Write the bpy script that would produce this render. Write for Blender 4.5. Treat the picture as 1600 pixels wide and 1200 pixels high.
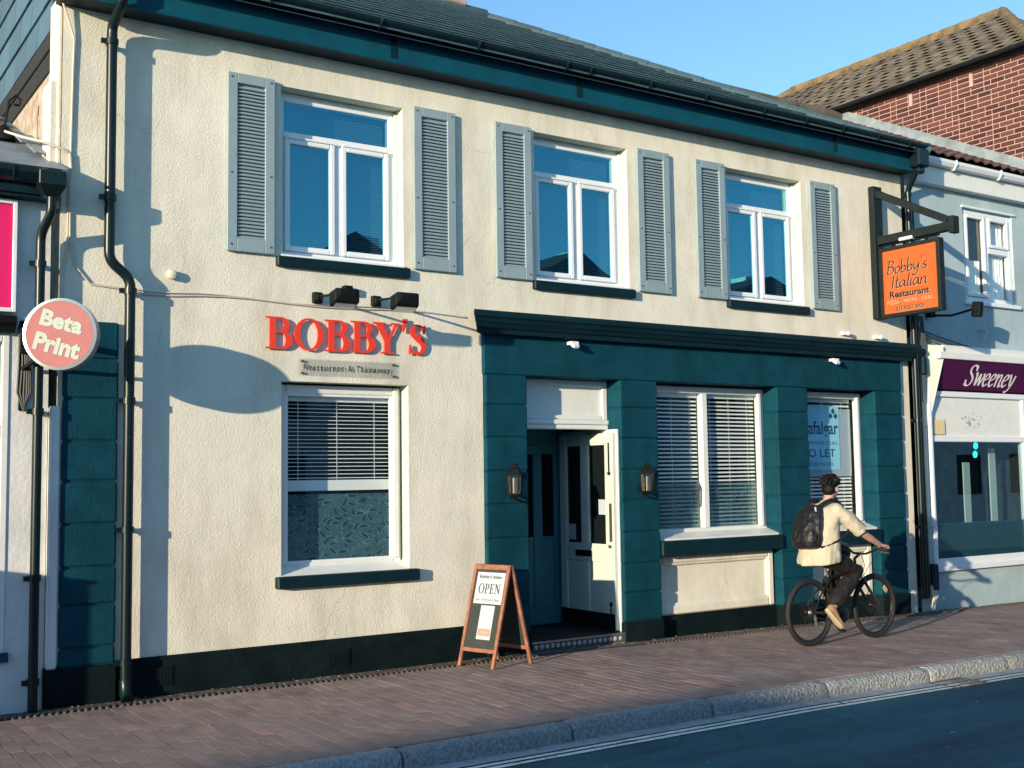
import bpy, bmesh, math, random
from mathutils import Vector, Matrix
from mathutils.geometry import tessellate_polygon
random.seed(7)
for o in list(bpy.data.objects): bpy.data.objects.remove(o)
SC = bpy.context.scene
COL = SC.collection
rad = math.radians

# ------------------------------------------------------------------ camera
CAM_D, CAM_H, FPX = 9.5, 1.72, 1800.0
YAW, PITCH, ROLL = rad(33.6514), rad(4.5821), rad(-0.8398)
fw = Vector((math.sin(YAW)*math.cos(PITCH), math.cos(YAW)*math.cos(PITCH), math.sin(PITCH)))
r0 = Vector((math.cos(YAW), -math.sin(YAW), 0)); u0 = r0.cross(fw)
cr = r0*math.cos(ROLL)+u0*math.sin(ROLL); cu = -r0*math.sin(ROLL)+u0*math.cos(ROLL)
cd = bpy.data.cameras.new('camera'); cam = bpy.data.objects.new('camera', cd); COL.objects.link(cam)
cd.sensor_width = 36.0; cd.lens = FPX/1600*36.0; cd.clip_start = 0.05; cd.clip_end = 3000
cam.matrix_world = Matrix(((cr.x, cu.x, -fw.x, 0), (cr.y, cu.y, -fw.y, -CAM_D), (cr.z, cu.z, -fw.z, CAM_H), (0, 0, 0, 1)))
SC.camera = cam
SC.render.resolution_x, SC.render.resolution_y = 1024, 768

def in_view(x, y, z, m=60):
    v = Vector((x, y+CAM_D, z-CAM_H)); w = v.dot(fw)
    if w < 0.2: return False
    px = 800+FPX*v.dot(cr)/w; py = 600-FPX*v.dot(cu)/w
    return -m < px < 1600+m and -m < py < 1200+m

# ------------------------------------------------------------------ world, sun, exposure
SUN_A, SUN_E = rad(22.0), rad(8.8)          # angle to the facade, elevation
sun_dir = Vector((math.cos(SUN_A)*math.cos(SUN_E), math.sin(SUN_A)*math.cos(SUN_E), -math.sin(SUN_E)))   # travel of the light
W = bpy.data.worlds.new('World'); SC.world = W; W.use_nodes = True
wn = W.node_tree.nodes; wl = W.node_tree.links; wn.clear()
sky = wn.new('ShaderNodeTexSky'); sky.sky_type = 'NISHITA'; sky.sun_disc = False
sky.sun_elevation = SUN_E
tosun = -sun_dir
sky.sun_rotation = math.atan2(tosun.x, tosun.y)
sky.air_density = 1.0; sky.dust_density = 0.2; sky.ozone_density = 3.0; sky.altitude = 0
tint = wn.new('ShaderNodeMix'); tint.data_type = 'RGBA'; tint.blend_type = 'MULTIPLY'; tint.inputs[0].default_value = 1.0
tint.inputs[7].default_value = (0.84, 0.90, 0.90, 1)
bg = wn.new('ShaderNodeBackground'); bg.inputs['Strength'].default_value = 0.15
wo = wn.new('ShaderNodeOutputWorld')
wl.new(sky.outputs[0], tint.inputs[6]); wl.new(tint.outputs[2], bg.inputs['Color']); wl.new(bg.outputs[0], wo.inputs['Surface'])
sl = bpy.data.lights.new('sun', 'SUN'); sl.energy = 3.6; sl.angle = rad(0.5); sl.color = (1.0, 0.79, 0.55)
so = bpy.data.objects.new('sun', sl); COL.objects.link(so)
so.rotation_euler = sun_dir.to_track_quat('-Z', 'Y').to_euler(); so.location = (-30, -15, 20)
SC.view_settings.view_transform = 'Standard'; SC.view_settings.look = 'None'
SC.view_settings.exposure = 1.2; SC.view_settings.gamma = 1.0
SC.view_settings.use_curve_mapping = False

# ------------------------------------------------------------------ materials
def mat(name, col, rough=0.6, metal=0.0, var=0.0, vscale=3.0, bump=0.0, bscale=60.0, col2=None, spec=0.4, rand=0.0,
        stain=0.0, coat=0.0, bdetail=6.0, bdist=0.01, fine=0.0):
    """Principled with noise colour variation, bump, per-island and per-object random tone"""
    m = bpy.data.materials.new(name); m.use_nodes = True
    nt = m.node_tree; N = nt.nodes; L = nt.links; p = N['Principled BSDF']
    p.inputs['Roughness'].default_value = rough; p.inputs['Metallic'].default_value = metal
    p.inputs['Specular IOR Level'].default_value = spec
    if coat: p.inputs['Coat Weight'].default_value = coat; p.inputs['Coat Roughness'].default_value = 0.15
    c = (*col, 1)
    p.inputs['Base Color'].default_value = c
    geo = N.new('ShaderNodeTexCoord')
    vec = geo.outputs['Object']
    out = None
    if var or col2:
        n = N.new('ShaderNodeTexNoise'); n.inputs['Scale'].default_value = vscale; n.inputs['Detail'].default_value = 8; n.inputs['Roughness'].default_value = 0.65
        L.new(vec, n.inputs['Vector'])
        r = N.new('ShaderNodeValToRGB'); r.color_ramp.elements[0].position = 0.3; r.color_ramp.elements[1].position = 0.7
        a = tuple(max(0, x*(1-var)) for x in col); b = tuple(min(1, x*(1+var)) for x in (col2 or col))
        r.color_ramp.elements[0].color = (*a, 1); r.color_ramp.elements[1].color = (*b, 1)
        L.new(n.outputs['Fac'], r.inputs['Fac']); out = r.outputs['Color']
    if stain:
        n = N.new('ShaderNodeTexNoise'); n.inputs['Scale'].default_value = 1.1; n.inputs['Detail'].default_value = 9; n.inputs['Roughness'].default_value = 0.72
        mp = N.new('ShaderNodeMapping'); mp.inputs['Scale'].default_value = (2.2, 2.2, 0.55); L.new(vec, mp.inputs['Vector']); L.new(mp.outputs[0], n.inputs['Vector'])
        r = N.new('ShaderNodeValToRGB'); r.color_ramp.elements[0].position = 0.46; r.color_ramp.elements[1].position = 0.72
        r.color_ramp.elements[0].color = (1, 1, 1, 1); k = 1-stain; r.color_ramp.elements[1].color = (k, k*0.97, k*0.92, 1)
        L.new(n.outputs['Fac'], r.inputs['Fac'])
        mx = N.new('ShaderNodeMix'); mx.data_type = 'RGBA'; mx.blend_type = 'MULTIPLY'; mx.inputs[0].default_value = 1
        if out is None: mx.inputs[6].default_value = c
        else: L.new(out, mx.inputs[6])
        L.new(r.outputs['Color'], mx.inputs[7]); out = mx.outputs[2]
    if rand:
        g = N.new('ShaderNodeNewGeometry'); oi = N.new('ShaderNodeObjectInfo')
        ad = N.new('ShaderNodeMath'); ad.operation = 'ADD'; L.new(g.outputs['Random Per Island'], ad.inputs[0]); L.new(oi.outputs['Random'], ad.inputs[1])
        fr = N.new('ShaderNodeMath'); fr.operation = 'FRACT'; L.new(ad.outputs[0], fr.inputs[0])
        mr = N.new('ShaderNodeMapRange'); mr.inputs['To Min'].default_value = 1-rand; mr.inputs['To Max'].default_value = 1+rand
        L.new(fr.outputs[0], mr.inputs['Value'])
        mx = N.new('ShaderNodeMix'); mx.data_type = 'RGBA'; mx.blend_type = 'MULTIPLY'; mx.inputs[0].default_value = 1
        if out is None: mx.inputs[6].default_value = c
        else: L.new(out, mx.inputs[6])
        L.new(mr.outputs['Result'], mx.inputs[7]); out = mx.outputs[2]
    if out is not None: L.new(out, p.inputs['Base Color'])
    if bump:
        n = N.new('ShaderNodeTexNoise'); n.inputs['Scale'].default_value = bscale; n.inputs['Detail'].default_value = bdetail
        L.new(vec, n.inputs['Vector'])
        bp = N.new('ShaderNodeBump'); bp.inputs['Strength'].default_value = bump; bp.inputs['Distance'].default_value = bdist
        L.new(n.outputs['Fac'], bp.inputs['Height']); L.new(bp.outputs['Normal'], p.inputs['Normal'])
    return m

def stucco(name, col, col2, strength=0.5, stain=0.14, scale=38, ashlar=True):
    m = mat(name, col, rough=0.88, var=0.05, vscale=1.6, col2=col2, stain=stain, spec=0.2)
    nt = m.node_tree; N = nt.nodes; L = nt.links; p = N['Principled BSDF']
    tc = N.new('ShaderNodeTexCoord')
    a = N.new('ShaderNodeTexNoise'); a.inputs['Scale'].default_value = scale; a.inputs['Detail'].default_value = 3; a.inputs['Roughness'].default_value = 0.55
    b = N.new('ShaderNodeTexNoise'); b.inputs['Scale'].default_value = 5; b.inputs['Detail'].default_value = 5
    d = N.new('ShaderNodeTexVoronoi'); d.inputs['Scale'].default_value = scale*0.8
    L.new(tc.outputs['Object'], a.inputs['Vector']); L.new(tc.outputs['Object'], b.inputs['Vector']); L.new(tc.outputs['Object'], d.inputs['Vector'])
    m1 = N.new('ShaderNodeMath'); m1.operation = 'MULTIPLY_ADD'; m1.inputs[1].default_value = 0.9
    L.new(b.outputs['Fac'], m1.inputs[0]); L.new(a.outputs['Fac'], m1.inputs[2])
    m2 = N.new('ShaderNodeMath'); m2.operation = 'MULTIPLY_ADD'; m2.inputs[1].default_value = -0.25
    L.new(d.outputs['Distance'], m2.inputs[0]); L.new(m1.outputs[0], m2.inputs[2])
    h = m2.outputs[0]
    if ashlar:          # faint lined-out joints in the render
        mp = N.new('ShaderNodeMapping'); mp.inputs['Rotation'].default_value = (rad(90), 0, 0); L.new(tc.outputs['Object'], mp.inputs['Vector'])
        br = N.new('ShaderNodeTexBrick'); br.inputs['Scale'].default_value = 1.0; br.inputs['Brick Width'].default_value = 0.72; br.inputs['Row Height'].default_value = 0.335
        br.inputs['Mortar Size'].default_value = 0.0035; br.inputs['Color1'].default_value = (1, 1, 1, 1); br.inputs['Color2'].default_value = (1, 1, 1, 1); br.inputs['Mortar'].default_value = (0, 0, 0, 1)
        L.new(mp.outputs[0], br.inputs['Vector'])
        nn = N.new('ShaderNodeTexNoise'); nn.inputs['Scale'].default_value = 1.3; L.new(tc.outputs['Object'], nn.inputs['Vector'])
        th = N.new('ShaderNodeMapRange'); th.inputs['From Min'].default_value = 0.45; th.inputs['From Max'].default_value = 0.6; th.inputs['To Max'].default_value = 0.22
        L.new(nn.outputs['Fac'], th.inputs['Value'])
        mm = N.new('ShaderNodeMath'); mm.operation = 'MULTIPLY'; L.new(br.outputs['Color'], mm.inputs[0]); L.new(th.outputs['Result'], mm.inputs[1])
        s = N.new('ShaderNodeMath'); s.operation = 'ADD'; L.new(h, s.inputs[0]); L.new(mm.outputs[0], s.inputs[1]); h = s.outputs[0]
    wn_ = N.new('ShaderNodeTexNoise'); wn_.inputs['Scale'].default_value = 2.5; wn_.inputs['Detail'].default_value = 6; L.new(tc.outputs['Object'], wn_.inputs['Vector'])
    va = N.new('ShaderNodeVectorMath'); va.operation = 'MULTIPLY_ADD'; va.inputs[1].default_value = (.35, .35, .35); L.new(wn_.outputs['Color'], va.inputs[0]); L.new(tc.outputs['Object'], va.inputs[2])
    vo = N.new('ShaderNodeTexVoronoi'); vo.feature = 'DISTANCE_TO_EDGE'; vo.inputs['Scale'].default_value = 0.75; L.new(va.outputs[0], vo.inputs['Vector'])
    cr_ = N.new('ShaderNodeMapRange'); cr_.inputs['From Max'].default_value = 0.0035; cr_.inputs['To Min'].default_value = 1.0; cr_.inputs['To Max'].default_value = 0.0; L.new(vo.outputs['Distance'], cr_.inputs['Value'])
    mk = N.new('ShaderNodeTexNoise'); mk.inputs['Scale'].default_value = 0.9; L.new(tc.outputs['Object'], mk.inputs['Vector'])
    mkr = N.new('ShaderNodeMapRange'); mkr.inputs['From Min'].default_value = 0.52; mkr.inputs['From Max'].default_value = 0.62; L.new(mk.outputs['Fac'], mkr.inputs['Value'])
    cm = N.new('ShaderNodeMath'); cm.operation = 'MULTIPLY'; L.new(cr_.outputs['Result'], cm.inputs[0]); L.new(mkr.outputs['Result'], cm.inputs[1])
    bc = p.inputs['Base Color'].links[0].from_socket
    cx = N.new('ShaderNodeMix'); cx.data_type = 'RGBA'; cx.inputs[7].default_value = (col[0]*.68, col[1]*.66, col[2]*.62, 1); L.new(cm.outputs[0], cx.inputs[0]); L.new(bc, cx.inputs[6]); L.new(cx.outputs[2], p.inputs['Base Color'])
    sub = N.new('ShaderNodeMath'); sub.operation = 'MULTIPLY_ADD'; sub.inputs[1].default_value = -0.22; L.new(cm.outputs[0], sub.inputs[0]); L.new(h, sub.inputs[2]); h = sub.outputs[0]
    bp = N.new('ShaderNodeBump'); bp.inputs['Strength'].default_value = strength; bp.inputs['Distance'].default_value = 0.009
    L.new(h, bp.inputs['Height']); L.new(bp.outputs['Normal'], p.inputs['Normal'])
    return m

def glass(name, tintc, refl, rough=0.0, wob=0.0, gl=(0.95, 1, 1)):
    m = bpy.data.materials.new(name); m.use_nodes = True
    nt = m.node_tree; N = nt.nodes; L = nt.links; N.clear()
    o = N.new('ShaderNodeOutputMaterial'); mx = N.new('ShaderNodeMixShader'); t = N.new('ShaderNodeBsdfTransparent'); g = N.new('ShaderNodeBsdfGlossy')
    t.inputs['Color'].default_value = (*tintc, 1); g.inputs['Color'].default_value = (0.95, 1, 1, 1); g.inputs['Roughness'].default_value = rough
    g.inputs['Color'].default_value = (*gl, 1)
    lw = N.new('ShaderNodeLayerWeight'); lw.inputs['Blend'].default_value = 0.5
    pw = N.new('ShaderNodeMath'); pw.operation = 'POWER'; pw.inputs[1].default_value = 4.0; L.new(lw.outputs['Facing'], pw.inputs[0])
    mr = N.new('ShaderNodeMapRange'); mr.inputs['To Min'].default_value = refl; mr.inputs['To Max'].default_value = 1.0
    L.new(pw.outputs[0], mr.inputs['Value']); L.new(mr.outputs['Result'], mx.inputs[0])
    L.new(t.outputs[0], mx.inputs[1]); L.new(g.outputs[0], mx.inputs[2]); L.new(mx.outputs[0], o.inputs['Surface'])
    if wob:
        tc = N.new('ShaderNodeTexCoord'); n = N.new('ShaderNodeTexNoise'); n.inputs['Scale'].default_value = 1.2; n.inputs['Detail'].default_value = 1
        b = N.new('ShaderNodeBump'); b.inputs['Strength'].default_value = wob; b.inputs['Distance'].default_value = 0.02
        L.new(tc.outputs['Object'], n.inputs['Vector']); L.new(n.outputs['Fac'], b.inputs['Height']); L.new(b.outputs['Normal'], g.inputs['Normal']); 
    return m

def emit(name, col, s):
    m = mat(name, col, rough=0.4); p = m.node_tree.nodes['Principled BSDF']
    p.inputs['Emission Color'].default_value = (*col, 1); p.inputs['Emission Strength'].default_value = s
    return m

M = {}
M['stucco'] = stucco('stucco_cream', (0.61, 0.63, 0.55), (0.68, 0.68, 0.60), 0.42, 0.22, 60)
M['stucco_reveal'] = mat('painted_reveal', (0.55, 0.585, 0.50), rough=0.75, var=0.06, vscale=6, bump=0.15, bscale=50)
M['stucco_pale'] = stucco('stucco_pale_blue', (0.31, 0.43, 0.48), (0.36, 0.48, 0.53), 0.22, 0.10, 30, False)
M['stucco_white'] = stucco('stucco_old_white', (0.60, 0.65, 0.66), (0.68, 0.72, 0.72), 0.4, 0.25, 26, False)
M['green'] = mat('dark_green_masonry_paint', (0.0025, 0.046, 0.072), rough=0.7, var=0.22, vscale=5, bump=0.45, bscale=60, spec=0.12, stain=0.3)
M['green_trim'] = mat('dark_green_gloss', (0.0015, 0.017, 0.026), rough=0.5, var=0.3, vscale=6, bump=0.12, bscale=30, spec=0.2)
M['plinth'] = mat('black_plinth_paint', (0.003, 0.009, 0.011), rough=0.7, var=0.3, vscale=3, bump=0.4, bscale=50, col2=(0.005, 0.012, 0.014), spec=0.08)
M['blackgreen'] = mat('black_green_pipe', (0.003, 0.012, 0.016), rough=0.32, var=0.2, vscale=5, spec=0.3)
M['fascia'] = mat('fascia_blue_green', (0.002, 0.060, 0.100), rough=0.6, var=0.2, vscale=3, spec=0.15)
M['white'] = mat('white_upvc', (0.66, 0.73, 0.78), rough=0.35, var=0.03, vscale=5)
M['whitewood'] = mat('white_painted_wood', (0.64, 0.69, 0.68), rough=0.45, var=0.05, vscale=7, bump=0.05, bscale=25)
M['cream'] = mat('cream_door_paint', (0.47, 0.55, 0.50), rough=0.4, var=0.05, vscale=6)
M['shutter'] = mat('grey_blue_shutter', (0.215, 0.305, 0.35), rough=0.55, var=0.08, vscale=4)
M['glass_up'] = glass('upper_window_glass', (0.5, 0.7, 0.8), 0.32, 0.0, 0.10, (0.22, 0.80, 1.0))
M['glass_low'] = glass('lower_window_glass', (0.90, 0.96, 0.98), 0.06, 0.0, 0.03)
M['glass_shop'] = glass('shop_glass', (0.6, 0.75, 0.78), 0.14, 0.0, 0.03)
M['glass_door'] = glass('door_glass', (0.10, 0.12, 0.13), 0.03)
M['film'] = mat('frosted_film', (0.040, 0.100, 0.118), rough=0.35, var=0.2, vscale=2)
M['film_thin'] = glass('thin_frosted_film', (0.55, 0.68, 0.70), 0.10, 0.3)
M['leaf_print'] = mat('leaf_print', (0.12, 0.23, 0.25), rough=0.4, var=0.3, vscale=9)
M['leaf_dark'] = mat('leaf_print_dark', (0.012, 0.045, 0.058), rough=0.4)
M['blind'] = mat('white_blind', (0.80, 0.82, 0.80), rough=0.5)
M['blind_up'] = mat('upper_blind', (0.16, 0.24, 0.30), rough=0.6)
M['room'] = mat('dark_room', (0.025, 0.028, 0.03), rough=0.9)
M['lobby'] = mat('lobby_paint', (0.02, 0.14, 0.18), rough=0.6, var=0.1)
M['slate'] = mat('roof_slate', (0.036, 0.078, 0.10), rough=0.6, var=0.25, vscale=4, rand=0.10, bump=0.2, bscale=25)
M['hang_slate'] = mat('hung_slate', (0.06, 0.12, 0.17), rough=0.6, var=0.08, vscale=3, rand=0.14, bump=0.1, bscale=20)
M['tar'] = mat('tarred_strip', (0.018, 0.02, 0.02), rough=0.75, var=0.5, vscale=14, bump=0.6, bscale=30)
M['oldrender'] = mat('peeling_render', (0.28, 0.22, 0.17), rough=0.9, var=0.25, vscale=7, col2=(0.36, 0.33, 0.28), bump=0.8, bscale=16)
M['lead'] = mat('lead_sheet', (0.15, 0.20, 0.235), rough=0.5, var=0.2, vscale=4, bump=0.25, bscale=9, col2=(0.21, 0.26, 0.29))
M['mortar'] = mat('pale_mortar', (0.36, 0.28, 0.26), rough=0.9, var=0.1, vscale=10)
M['brick'] = mat('red_brick', (0.080, 0.028, 0.026), rough=0.85, var=0.25, vscale=14, rand=0.45, bump=0.4, bscale=60)
M['tile_grey'] = mat('lichened_concrete_tile', (0.085, 0.082, 0.075), rough=0.85, var=0.35, vscale=2.5, col2=(0.14, 0.125, 0.095), rand=0.2, bump=0.4, bscale=40)
M['tile_ridge'] = mat('lichened_ridge', (0.15, 0.115, 0.06), rough=0.9, var=0.5, vscale=5, bump=0.5, bscale=30)
M['tile_brown'] = mat('brown_pantile', (0.10, 0.062, 0.055), rough=0.65, var=0.2, vscale=5, rand=0.3)
M['paver'] = mat('clay_paver', (0.222, 0.172, 0.158), rough=0.8, var=0.18, vscale=2.0, col2=(0.265, 0.212, 0.196), rand=0.13, bump=0.35, bscale=90, stain=0.25)
M['paver_pink'] = mat('pink_clay_paver', (0.30, 0.205, 0.188), rough=0.8, var=0.15, vscale=4, rand=0.15, bump=0.35, bscale=90)
M['sand'] = mat('joint_sand', (0.05, 0.045, 0.042), rough=0.95, var=0.3, vscale=20, bump=0.4, bscale=120)
M['granite'] = mat('granite_kerb', (0.28, 0.305, 0.31), rough=0.8, var=0.5, vscale=45, rand=0.12, bump=1.0, bscale=38, bdist=0.03, bdetail=8)
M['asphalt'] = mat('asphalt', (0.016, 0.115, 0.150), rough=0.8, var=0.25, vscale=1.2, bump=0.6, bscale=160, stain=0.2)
nt = M['asphalt'].node_tree; N = nt.nodes; Lk = nt.links; pb = N['Principled BSDF']; src = pb.inputs['Base Color'].links[0].from_socket; tc = N.new('ShaderNodeTexCoord')
sp = N.new('ShaderNodeTexVoronoi'); sp.inputs['Scale'].default_value = 55; Lk.new(tc.outputs['Object'], sp.inputs['Vector'])
sr_ = N.new('ShaderNodeMapRange'); sr_.inputs['From Min'].default_value = .05; sr_.inputs['From Max'].default_value = .3; sr_.inputs['To Min'].default_value = 1.9; sr_.inputs['To Max'].default_value = .85; Lk.new(sp.outputs['Distance'], sr_.inputs['Value'])
mp = N.new('ShaderNodeMapping'); mp.inputs['Scale'].default_value = (.25, 2.2, 1); Lk.new(tc.outputs['Object'], mp.inputs['Vector']); nz = N.new('ShaderNodeTexNoise'); nz.inputs['Scale'].default_value = 1.4; nz.inputs['Detail'].default_value = 8; nz.inputs['Roughness'].default_value = .7; Lk.new(mp.outputs[0], nz.inputs['Vector'])
wr = N.new('ShaderNodeMapRange'); wr.inputs['From Min'].default_value = .3; wr.inputs['From Max'].default_value = .7; wr.inputs['To Min'].default_value = .55; wr.inputs['To Max'].default_value = 1.5; Lk.new(nz.outputs['Fac'], wr.inputs['Value'])
mu0 = N.new('ShaderNodeMath'); mu0.operation = 'MULTIPLY'; Lk.new(sr_.outputs['Result'], mu0.inputs[0]); Lk.new(wr.outputs['Result'], mu0.inputs[1])
wz = N.new('ShaderNodeTexNoise'); wz.inputs['Scale'].default_value = 3; wz.inputs['Detail'].default_value = 6; Lk.new(tc.outputs['Object'], wz.inputs['Vector']); wv = N.new('ShaderNodeVectorMath'); wv.operation = 'MULTIPLY_ADD'; wv.inputs[1].default_value = (.3,.3,.3); Lk.new(wz.outputs['Color'], wv.inputs[0]); Lk.new(tc.outputs['Object'], wv.inputs[2])
vk = N.new('ShaderNodeTexVoronoi'); vk.feature = 'DISTANCE_TO_EDGE'; vk.inputs['Scale'].default_value = .8; Lk.new(wv.outputs[0], vk.inputs['Vector']); ck = N.new('ShaderNodeMapRange'); ck.inputs['From Max'].default_value = .012; ck.inputs['To Min'].default_value = .72; Lk.new(vk.outputs['Distance'], ck.inputs['Value'])
mu = N.new('ShaderNodeMath'); mu.operation = 'MULTIPLY'; Lk.new(mu0.outputs[0], mu.inputs[0]); Lk.new(ck.outputs['Result'], mu.inputs[1])
mm = N.new('ShaderNodeMix'); mm.data_type = 'RGBA'; mm.blend_type = 'MULTIPLY'; mm.inputs[0].default_value = 1; Lk.new(src, mm.inputs[6]); Lk.new(mu.outputs[0], mm.inputs[7]); Lk.new(mm.outputs[2], pb.inputs['Base Color'])
M['channel'] = mat('concrete_channel', (0.34, 0.38, 0.38), rough=0.85, var=0.25, vscale=9, bump=0.4, bscale=70)
M['line'] = mat('faded_line_paint', (0.78, 0.80, 0.70), rough=0.75, var=0.22, vscale=18, bump=0.2, bscale=60)
nt = M['line'].node_tree; N = nt.nodes; Lk = nt.links; pb = N['Principled BSDF']; out = N['Material Output']; tr = N.new('ShaderNodeBsdfTransparent'); ms = N.new('ShaderNodeMixShader'); nz = N.new('ShaderNodeTexNoise'); nz.inputs['Scale'].default_value = 26; nz.inputs['Detail'].default_value = 6; nz.inputs['Roughness'].default_value = .75
tc = N.new('ShaderNodeTexCoord'); Lk.new(tc.outputs['Object'], nz.inputs['Vector']); rp = N.new('ShaderNodeMapRange'); rp.inputs['From Min'].default_value = .34; rp.inputs['From Max'].default_value = .42; Lk.new(nz.outputs['Fac'], rp.inputs['Value']); Lk.new(rp.outputs['Result'], ms.inputs[0]); Lk.new(tr.outputs[0], ms.inputs[1]); Lk.new(pb.outputs[0], ms.inputs[2]); Lk.new(ms.outputs[0], out.inputs['Surface'])
M['dirt'] = mat('wall_foot_dirt', (0.10, 0.085, 0.07), rough=0.95, var=0.5, vscale=18, bump=0.8, bscale=40)
M['pale_flags'] = mat('pale_paving_flags', (0.42, 0.47, 0.47), rough=0.85, var=0.15, vscale=3)
M['rope'] = mat('rope_edge_tile', (0.075, 0.066, 0.060), rough=0.6, var=0.3, vscale=30)
M['red_letter'] = mat('red_letter_acrylic', (0.72, 0.045, 0.02), rough=0.35, coat=0.3)
M['poster_red'] = mat('crimson_panel', (0.66, 0.004, 0.12), rough=0.35, coat=0.2)
M['pink'] = mat('pink_sign_face', (0.36, 0.155, 0.16), rough=0.8, var=0.06, vscale=6, spec=0.08)
M['paleyellow'] = mat('pale_yellow_vinyl', (0.38, 0.46, 0.42), rough=0.8, spec=0.08)
M['steelrim'] = mat('silver_rim', (0.32, 0.38, 0.40), rough=0.3, metal=0.5)
M['orange'] = mat('orange_sign_face', (0.44, 0.09, 0.018), rough=0.45, var=0.05, vscale=5)
M['ink'] = mat('black_vinyl', (0.012, 0.01, 0.01), rough=0.5)
M['goldink'] = mat('white_vinyl', (0.42, 0.30, 0.24), rough=0.5)
M['iron'] = mat('black_iron', (0.006, 0.009, 0.010), rough=0.6, var=0.3, vscale=8, bump=0.1, bscale=30, spec=0.12)
M['blackbeam'] = mat('weathered_black_timber', (0.010, 0.017, 0.019), rough=0.6, var=0.3, vscale=10, bump=0.2, bscale=30, spec=0.15)
M['lamp_glass'] = glass('lantern_glass', (0.8, 0.8, 0.75), 0.25, 0.15)
M['lamp_tube'] = mat('lantern_lamp', (0.80, 0.62, 0.42), rough=0.3)
M['brass'] = mat('brass', (0.35, 0.28, 0.14), rough=0.35, metal=0.9)
M['wood'] = mat('varnished_pine', (0.20, 0.085, 0.052), rough=0.45, var=0.25, vscale=14, col2=(0.28, 0.125, 0.075))
M['chalk'] = mat('chalkboard', (0.022, 0.030, 0.030), rough=0.7, var=0.2, vscale=5)
M['paper'] = mat('white_paper', (0.36, 0.43, 0.50), rough=0.6)
M['paper_tan'] = mat('tan_print', (0.36, 0.22, 0.16), rough=0.6)
M['dkgreen_ink'] = mat('dark_green_ink', (0.02, 0.06, 0.05), rough=0.6)
M['clear'] = glass('clear_acrylic', (0.84, 0.86, 0.86), 0.02, 0.05)
M['greyink'] = mat('grey_letters', (0.05, 0.05, 0.05), rough=0.5)
M['purple'] = mat('purple_sign', (0.060, 0.005, 0.052), rough=0.35, coat=0.2)
M['lilac'] = mat('white_letter_vinyl', (0.72, 0.68, 0.74), rough=0.5)
M['poster_blue'] = mat('pale_poster', (0.30, 0.66, 0.80), rough=0.6)
M['navy'] = mat('navy_ink', (0.01, 0.05, 0.10), rough=0.6)
M['cable'] = mat('pale_cable', (0.50, 0.48, 0.43), rough=0.6)
M['cable_dark'] = mat('dark_cable', (0.05, 0.06, 0.06), rough=0.6)
M['skin'] = mat('skin', (0.36, 0.22, 0.19), rough=0.5, var=0.08, vscale=12)
M['hair'] = mat('dark_hair', (0.003, 0.003, 0.003), rough=0.55, bump=0.8, bscale=70, spec=0.2)
M['tshirt'] = mat('beige_cotton', (0.40, 0.385, 0.30), rough=0.85, var=0.05, vscale=6, bump=0.5, bscale=9, bdist=0.03, bdetail=3)
M['trousers'] = mat('black_trousers', (0.005, 0.005, 0.006), rough=0.8, bump=0.6, bscale=12, bdist=0.03)
M['bag'] = mat('black_nylon', (0.007, 0.008, 0.010), rough=0.5, var=0.2, vscale=8, bump=0.7, bscale=14, bdist=0.03, bdetail=3)
M['shoe'] = mat('tan_suede', (0.30, 0.18, 0.09), rough=0.8, var=0.12, vscale=12)
M['sole'] = mat('cream_sole', (0.42, 0.36, 0.24), rough=0.6)
M['tyre'] = mat('tyre_rubber', (0.012, 0.014, 0.015), rough=0.75, bump=0.3, bscale=120)
M['bikeblack'] = mat('bike_black_paint', (0.010, 0.011, 0.012), rough=0.3, coat=0.4)
M['alloy'] = mat('alloy', (0.5, 0.5, 0.5), rough=0.3, metal=0.9)
M['steel_dark'] = mat('dark_steel', (0.06, 0.06, 0.06), rough=0.4, metal=0.8)
M['opp_wall'] = mat('opposite_pale_wall', (0.64, 0.76, 0.78), rough=0.9, var=0.2, vscale=3)
M['opp_roof'] = mat('opposite_roof', (0.04, 0.045, 0.05), rough=0.8, var=0.2, vscale=3)
M['teal_light'] = emit('turquoise_light', (0.03, 0.75, 0.62), 1.2)
M['grille'] = mat('yellowed_vent', (0.55, 0.50, 0.32), rough=0.5)
M['twig'] = mat('bare_twig', (0.10, 0.10, 0.10), rough=0.9)
M['litter'] = mat('litter_chips', (0.45, 0.40, 0.33), rough=0.9, rand=0.6)

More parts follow.
